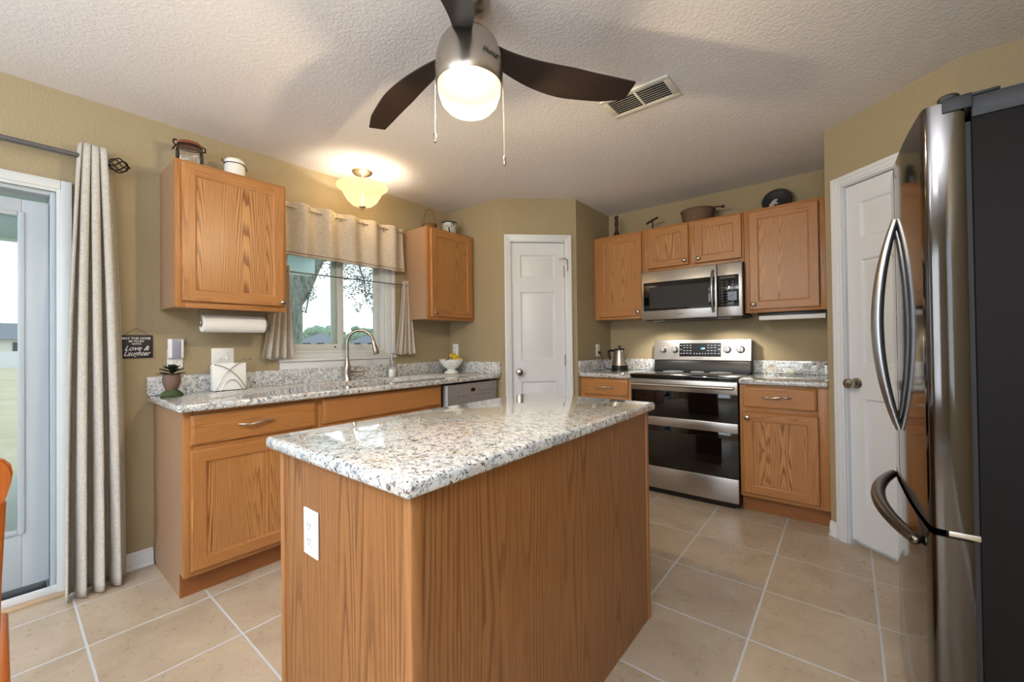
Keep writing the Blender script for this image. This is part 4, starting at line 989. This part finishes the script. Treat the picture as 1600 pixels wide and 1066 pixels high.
MB().tube([(-.10, .0, .122), (0, -.02, .125), (.12, -.03, .118), (.19, -.02, .110)], [.006, .006, .007, .006], 8).sphere((.195, -.02, .110), .012, sc=(1.4, 1, 1)).tube([(.128, 0, .10), (.15, 0, .085), (.135, 0, .06)], .004, 6).build('handle', 'dark_wood', bk2)
pt = thing('decorative_plate', 'dark round plate with a pale bird motif leaning on the wall, far right', 'plate', (2.555, 4.385, CZ))
ml = Matrix.Translation((0, 0, .098)) @ Matrix.Rotation(math.radians(-14), 4, 'X')
MB().lathe([(0, 0), (.060, .0), (.066, .004), (.095, .014), (.100, .014), (.100, .010), (.066, -.004), (0, -.006)], n=48, axis='-y', mat=ml).build('plate_disc', 'mat_black', pt)
MB().tube([(.098*math.cos(t*PI/24), -.012, .098*math.sin(t*PI/24)) for t in range(48)], .0035, 6, closed=True, mat=ml).build('rim', 'dark_wood', pt)
MB().prism([(-.055, -.05), (-.05, -.015), (-.03, .012), (-.008, .025), (.004, .020), (.0, .008), (-.012, -.002), (.010, -.012), (.0, -.022), (-.018, -.018), (-.022, -.05)], .0005, .0025, mat=ml @ Matrix.Rotation(PI/2, 4, 'X')).build('bird_motif', 'salt_glaze', pt, recalc=True)

# ------------------------------------------------------------------ dining chair at the left edge
ch = thing('dining_chair', 'polished orange-brown wooden dining chair back at the left edge', 'chair', (1.60, .42, 0))
tt = Matrix(((0, 0, 1, 0), (1, 0, 0, 0), (0, 1, 0, 0), (0, 0, 0, 1)))
half = [(0, .968), (.10, .966), (.17, .962), (.200, .956), (.216, .947), (.225, .934), (.2275, .918), (.225, .898), (.219, .872), (.212, .848), (.202, .828), (.182, .815), (.14, .812), (.07, .822), (0, .826)]
mb = MB().prism(half+[(-y, z) for y, z in half[::-1][1:-1]], -.011, .011, mat=tt, bev=.004)
mb.build('crest_rail', 'chair_oak', ch)
for s in (-1, 1):
    MB().tube([(.0, s*.205, .86), (-.01, s*.198, .70), (-.03, s*.190, .45), (.0, s*.195, 0)], [.014, .015, .018, .014], 10).build('rear_leg', 'chair_oak', ch)
    MB().tube([(-.40, s*.20, .43), (-.41, s*.205, 0)], [.019, .013], 10).build('front_leg', 'chair_oak', ch)
for y in (-.12, -.06, 0, .06, .12): MB().tube([(0, y*1.05, .85), (-.03, y, .46)], .008, 8).build('spindle', 'chair_oak', ch)
MB().box(-.44, .0, -.225, .225, .43, .462, .012, seg=3).build('seat', 'chair_oak', ch)

# ------------------------------------------------------------------ outdoors
struct(MB().box(-260, -.15, -160, 260, -.30, -.10).build('ground', 'lawn', smooth=0))
struct(MB().box(-3.3, -.15, -4, 3.4, -.10, -.05).build('patio', 'concrete', smooth=0))
pr = thing('porch_roof', 'pale porch ceiling and beam outside the window', 'porch', (0, 0, 0))
MB().box(-3.1, -.151, -4, 3.45, 2.47, 2.55).build('soffit', 'soffit', pr, smooth=0)
MB().box(-3.1, -2.92, -4, 3.45, 2.18, 2.47, .004).box(-2.92, -.151, 3.30, 3.45, 2.40, 2.47).build('beam', 'beam_paint', pr)
MB().box(-3.1, -2.95, -3.9, -3.75, -.05, 2.18, .004).box(-3.1, -2.95, -1.0, -.85, -.05, 2.18, .004).build('post', 'beam_paint', pr)
ok = thing('oak_tree', 'mossy oak tree with hanging leafy branches just outside the window', 'tree', (-4.75, 3.72, -.10))
tk = MB(); tk.tube([(0, 0, 0), (.0, .02, .8), (.02, .05, 1.6), (.05, .06, 2.2), (-.1, .1, 3.2), (-.2, .2, 4.5)], [.36, .31, .29, .27, .24, .16], 18)
tk.tube([(0, .05, 1.85), (.08, .32, 2.25), (.10, .50, 2.65), (.05, .8, 3.2), (0, 1.4, 3.7)], [.17, .15, .12, .10, .07], 12)
br_ = [[(0, 1.0, 3.3), (.1, 1.4, 3.0), (.1, 1.55, 2.6), (.1, 1.62, 2.1)], [(0, .6, 2.9), (.1, .9, 2.9), (.1, 1.2, 3.0), (.1, 1.8, 2.9)], [(.05, .45, 2.5), (.2, .42, 2.3), (.22, .34, 1.9)]]
for b in br_: tk.tube(b, [.03, .02, .012, .006][:len(b)], 6)
tk.build('trunk', 'bark_rough', ok)
lf = MB()
def leaves(c, r, n, sc=(1, 1, 1)):
    for _ in range(n):
        while 1:
            q = Vector((random.uniform(-1, 1), random.uniform(-1, 1), random.uniform(-1, 1)))
            if q.length < 1: break
        p = Vector(c)+Vector((q.x*r*sc[0], q.y*r*sc[1], q.z*r*sc[2]))
        a = random.uniform(0, 6.28); L = random.uniform(.03, .055); W = L*.36
        m_ = Matrix.Translation(p) @ Matrix.Rotation(a, 4, 'Z') @ Matrix.Rotation(random.uniform(-1.2, 1.2), 4, 'X') @ Matrix.Rotation(random.uniform(-1.4, .6), 4, 'Y')
        vs = [lf.b.verts.new(m_ @ Vector(v)) for v in ((0, 0, 0), (L*.4, W, .004), (L, 0, 0), (L*.4, -W, .004))]
        lf.b.faces.new(vs)
for c, r, n in (((.2, 1.35, 2.75), .32, 420), ((.2, 1.5, 2.45), .20, 230), ((.2, 1.62, 2.20), .14, 110), ((.2, 1.2, 2.32), .16, 80), ((.2, 1.35, 2.02), .10, 40), ((.2, 1.68, 1.98), .08, 26), ((.2, 1.85, 2.7), .22, 170), ((.2, .95, 2.95), .3, 160),
                ((.2, .60, 2.65), .22, 80), ((.24, .42, 2.18), .10, 50), ((.2, .3, 1.9), .05, 12), ((.2, .48, 2.3), .10, 24), ((0, 1.6, 3.3), .6, 500), ((0, .4, 4.0), .8, 500), ((-.2, -.6, 3.9), .8, 300)):
    leaves(c, r, n)
lf.build('foliage', 'leaf', ok, recalc=False, smooth=0)
# far houses and tree line
cam = Vector((2.959, .631, 0))
def polar(az, d): return (cam.x-d*math.sin(math.radians(az)), cam.y+d*math.cos(math.radians(az)))
def house(az, d, w_, dep, hw, hr, roof, label):
    x, y = polar(az, d); r = thing('house', label, 'house', (x, y, -.10), math.radians(az))
    hm_ = MB().box(-w_/2, w_/2, -dep/2, dep/2, 0, hw); ho = hm_.build('walls', 'house_wall', r, smooth=0)
    e = .5; t = MB(); W2, D2 = w_/2+e, dep/2+e; k = min(W2, D2)*.98
    v = [t.b.verts.new(p) for p in ((-W2, -D2, hw-.05), (W2, -D2, hw-.05), (W2, D2, hw-.05), (-W2, D2, hw-.05), (-W2+k, 0, hr), (W2-k, 0, hr))]
    for f in ((0, 1, 5, 4), (1, 2, 5), (2, 3, 4, 5), (3, 0, 4), (3, 2, 1, 0)): t.b.faces.new([v[i] for i in f])
    t.build('roof', roof, r, smooth=0)
    for x_ in (-w_*.3, 0, w_*.3): MB().box(x_-.7, x_+.7, -dep/2-.05, -dep/2, .8, 1.9).build('window', 'house_glass', r, smooth=0)
house(63.8, 92, 8, 8, 1.9, 3.9, 'roof_grey', 'distant grey-roofed house seen low in the left window pane')
house(57.8, 108, 10, 8, 1.9, 3.7, 'roof_grey', 'distant grey-roofed house seen through the faucet arch')
house(54.0, 92, 8, 8, 1.9, 3.6, 'roof_grey', 'distant grey-roofed house at the right edge of the window')
house(88.6, 60, 12, 8, 2.2, 3.7, 'roof_grey', 'grey-roofed house beyond the fence, seen through the patio door')
fx, fy = polar(88.5, 45)
fe = MB().box(-14, 14, -.04, .04, 0, 1.15)
for k in range(15): fe.box(-14+2*k-.07, -14+2*k+.07, -.08, .08, 0, 1.3)
fo = fe.build('garden_fence', 'fence_white', loc=(fx, fy, -.10), rot=math.radians(90)); tag(fo, 'long white garden fence across the lawn behind the patio door', 'fence')
azs = [52.5, 54.2, 56, 57.6, 59.3, 61, 62.8, 64.6, 66.4, 68.5, 84, 86, 88, 90, 92]
for i, az in enumerate(azs):
    d = (122, 136, 150)[i % 3]+random.uniform(-1, 1); x, y = polar(az, d); h = random.uniform(6.8, 8.6) if az < 80 else random.uniform(6, 8)
    r = thing('tree', 'pale green tree in the distant hazy tree line beyond the houses', 'tree', (x, y, -.10), 0, 'distant tree line')
    mb = MB()
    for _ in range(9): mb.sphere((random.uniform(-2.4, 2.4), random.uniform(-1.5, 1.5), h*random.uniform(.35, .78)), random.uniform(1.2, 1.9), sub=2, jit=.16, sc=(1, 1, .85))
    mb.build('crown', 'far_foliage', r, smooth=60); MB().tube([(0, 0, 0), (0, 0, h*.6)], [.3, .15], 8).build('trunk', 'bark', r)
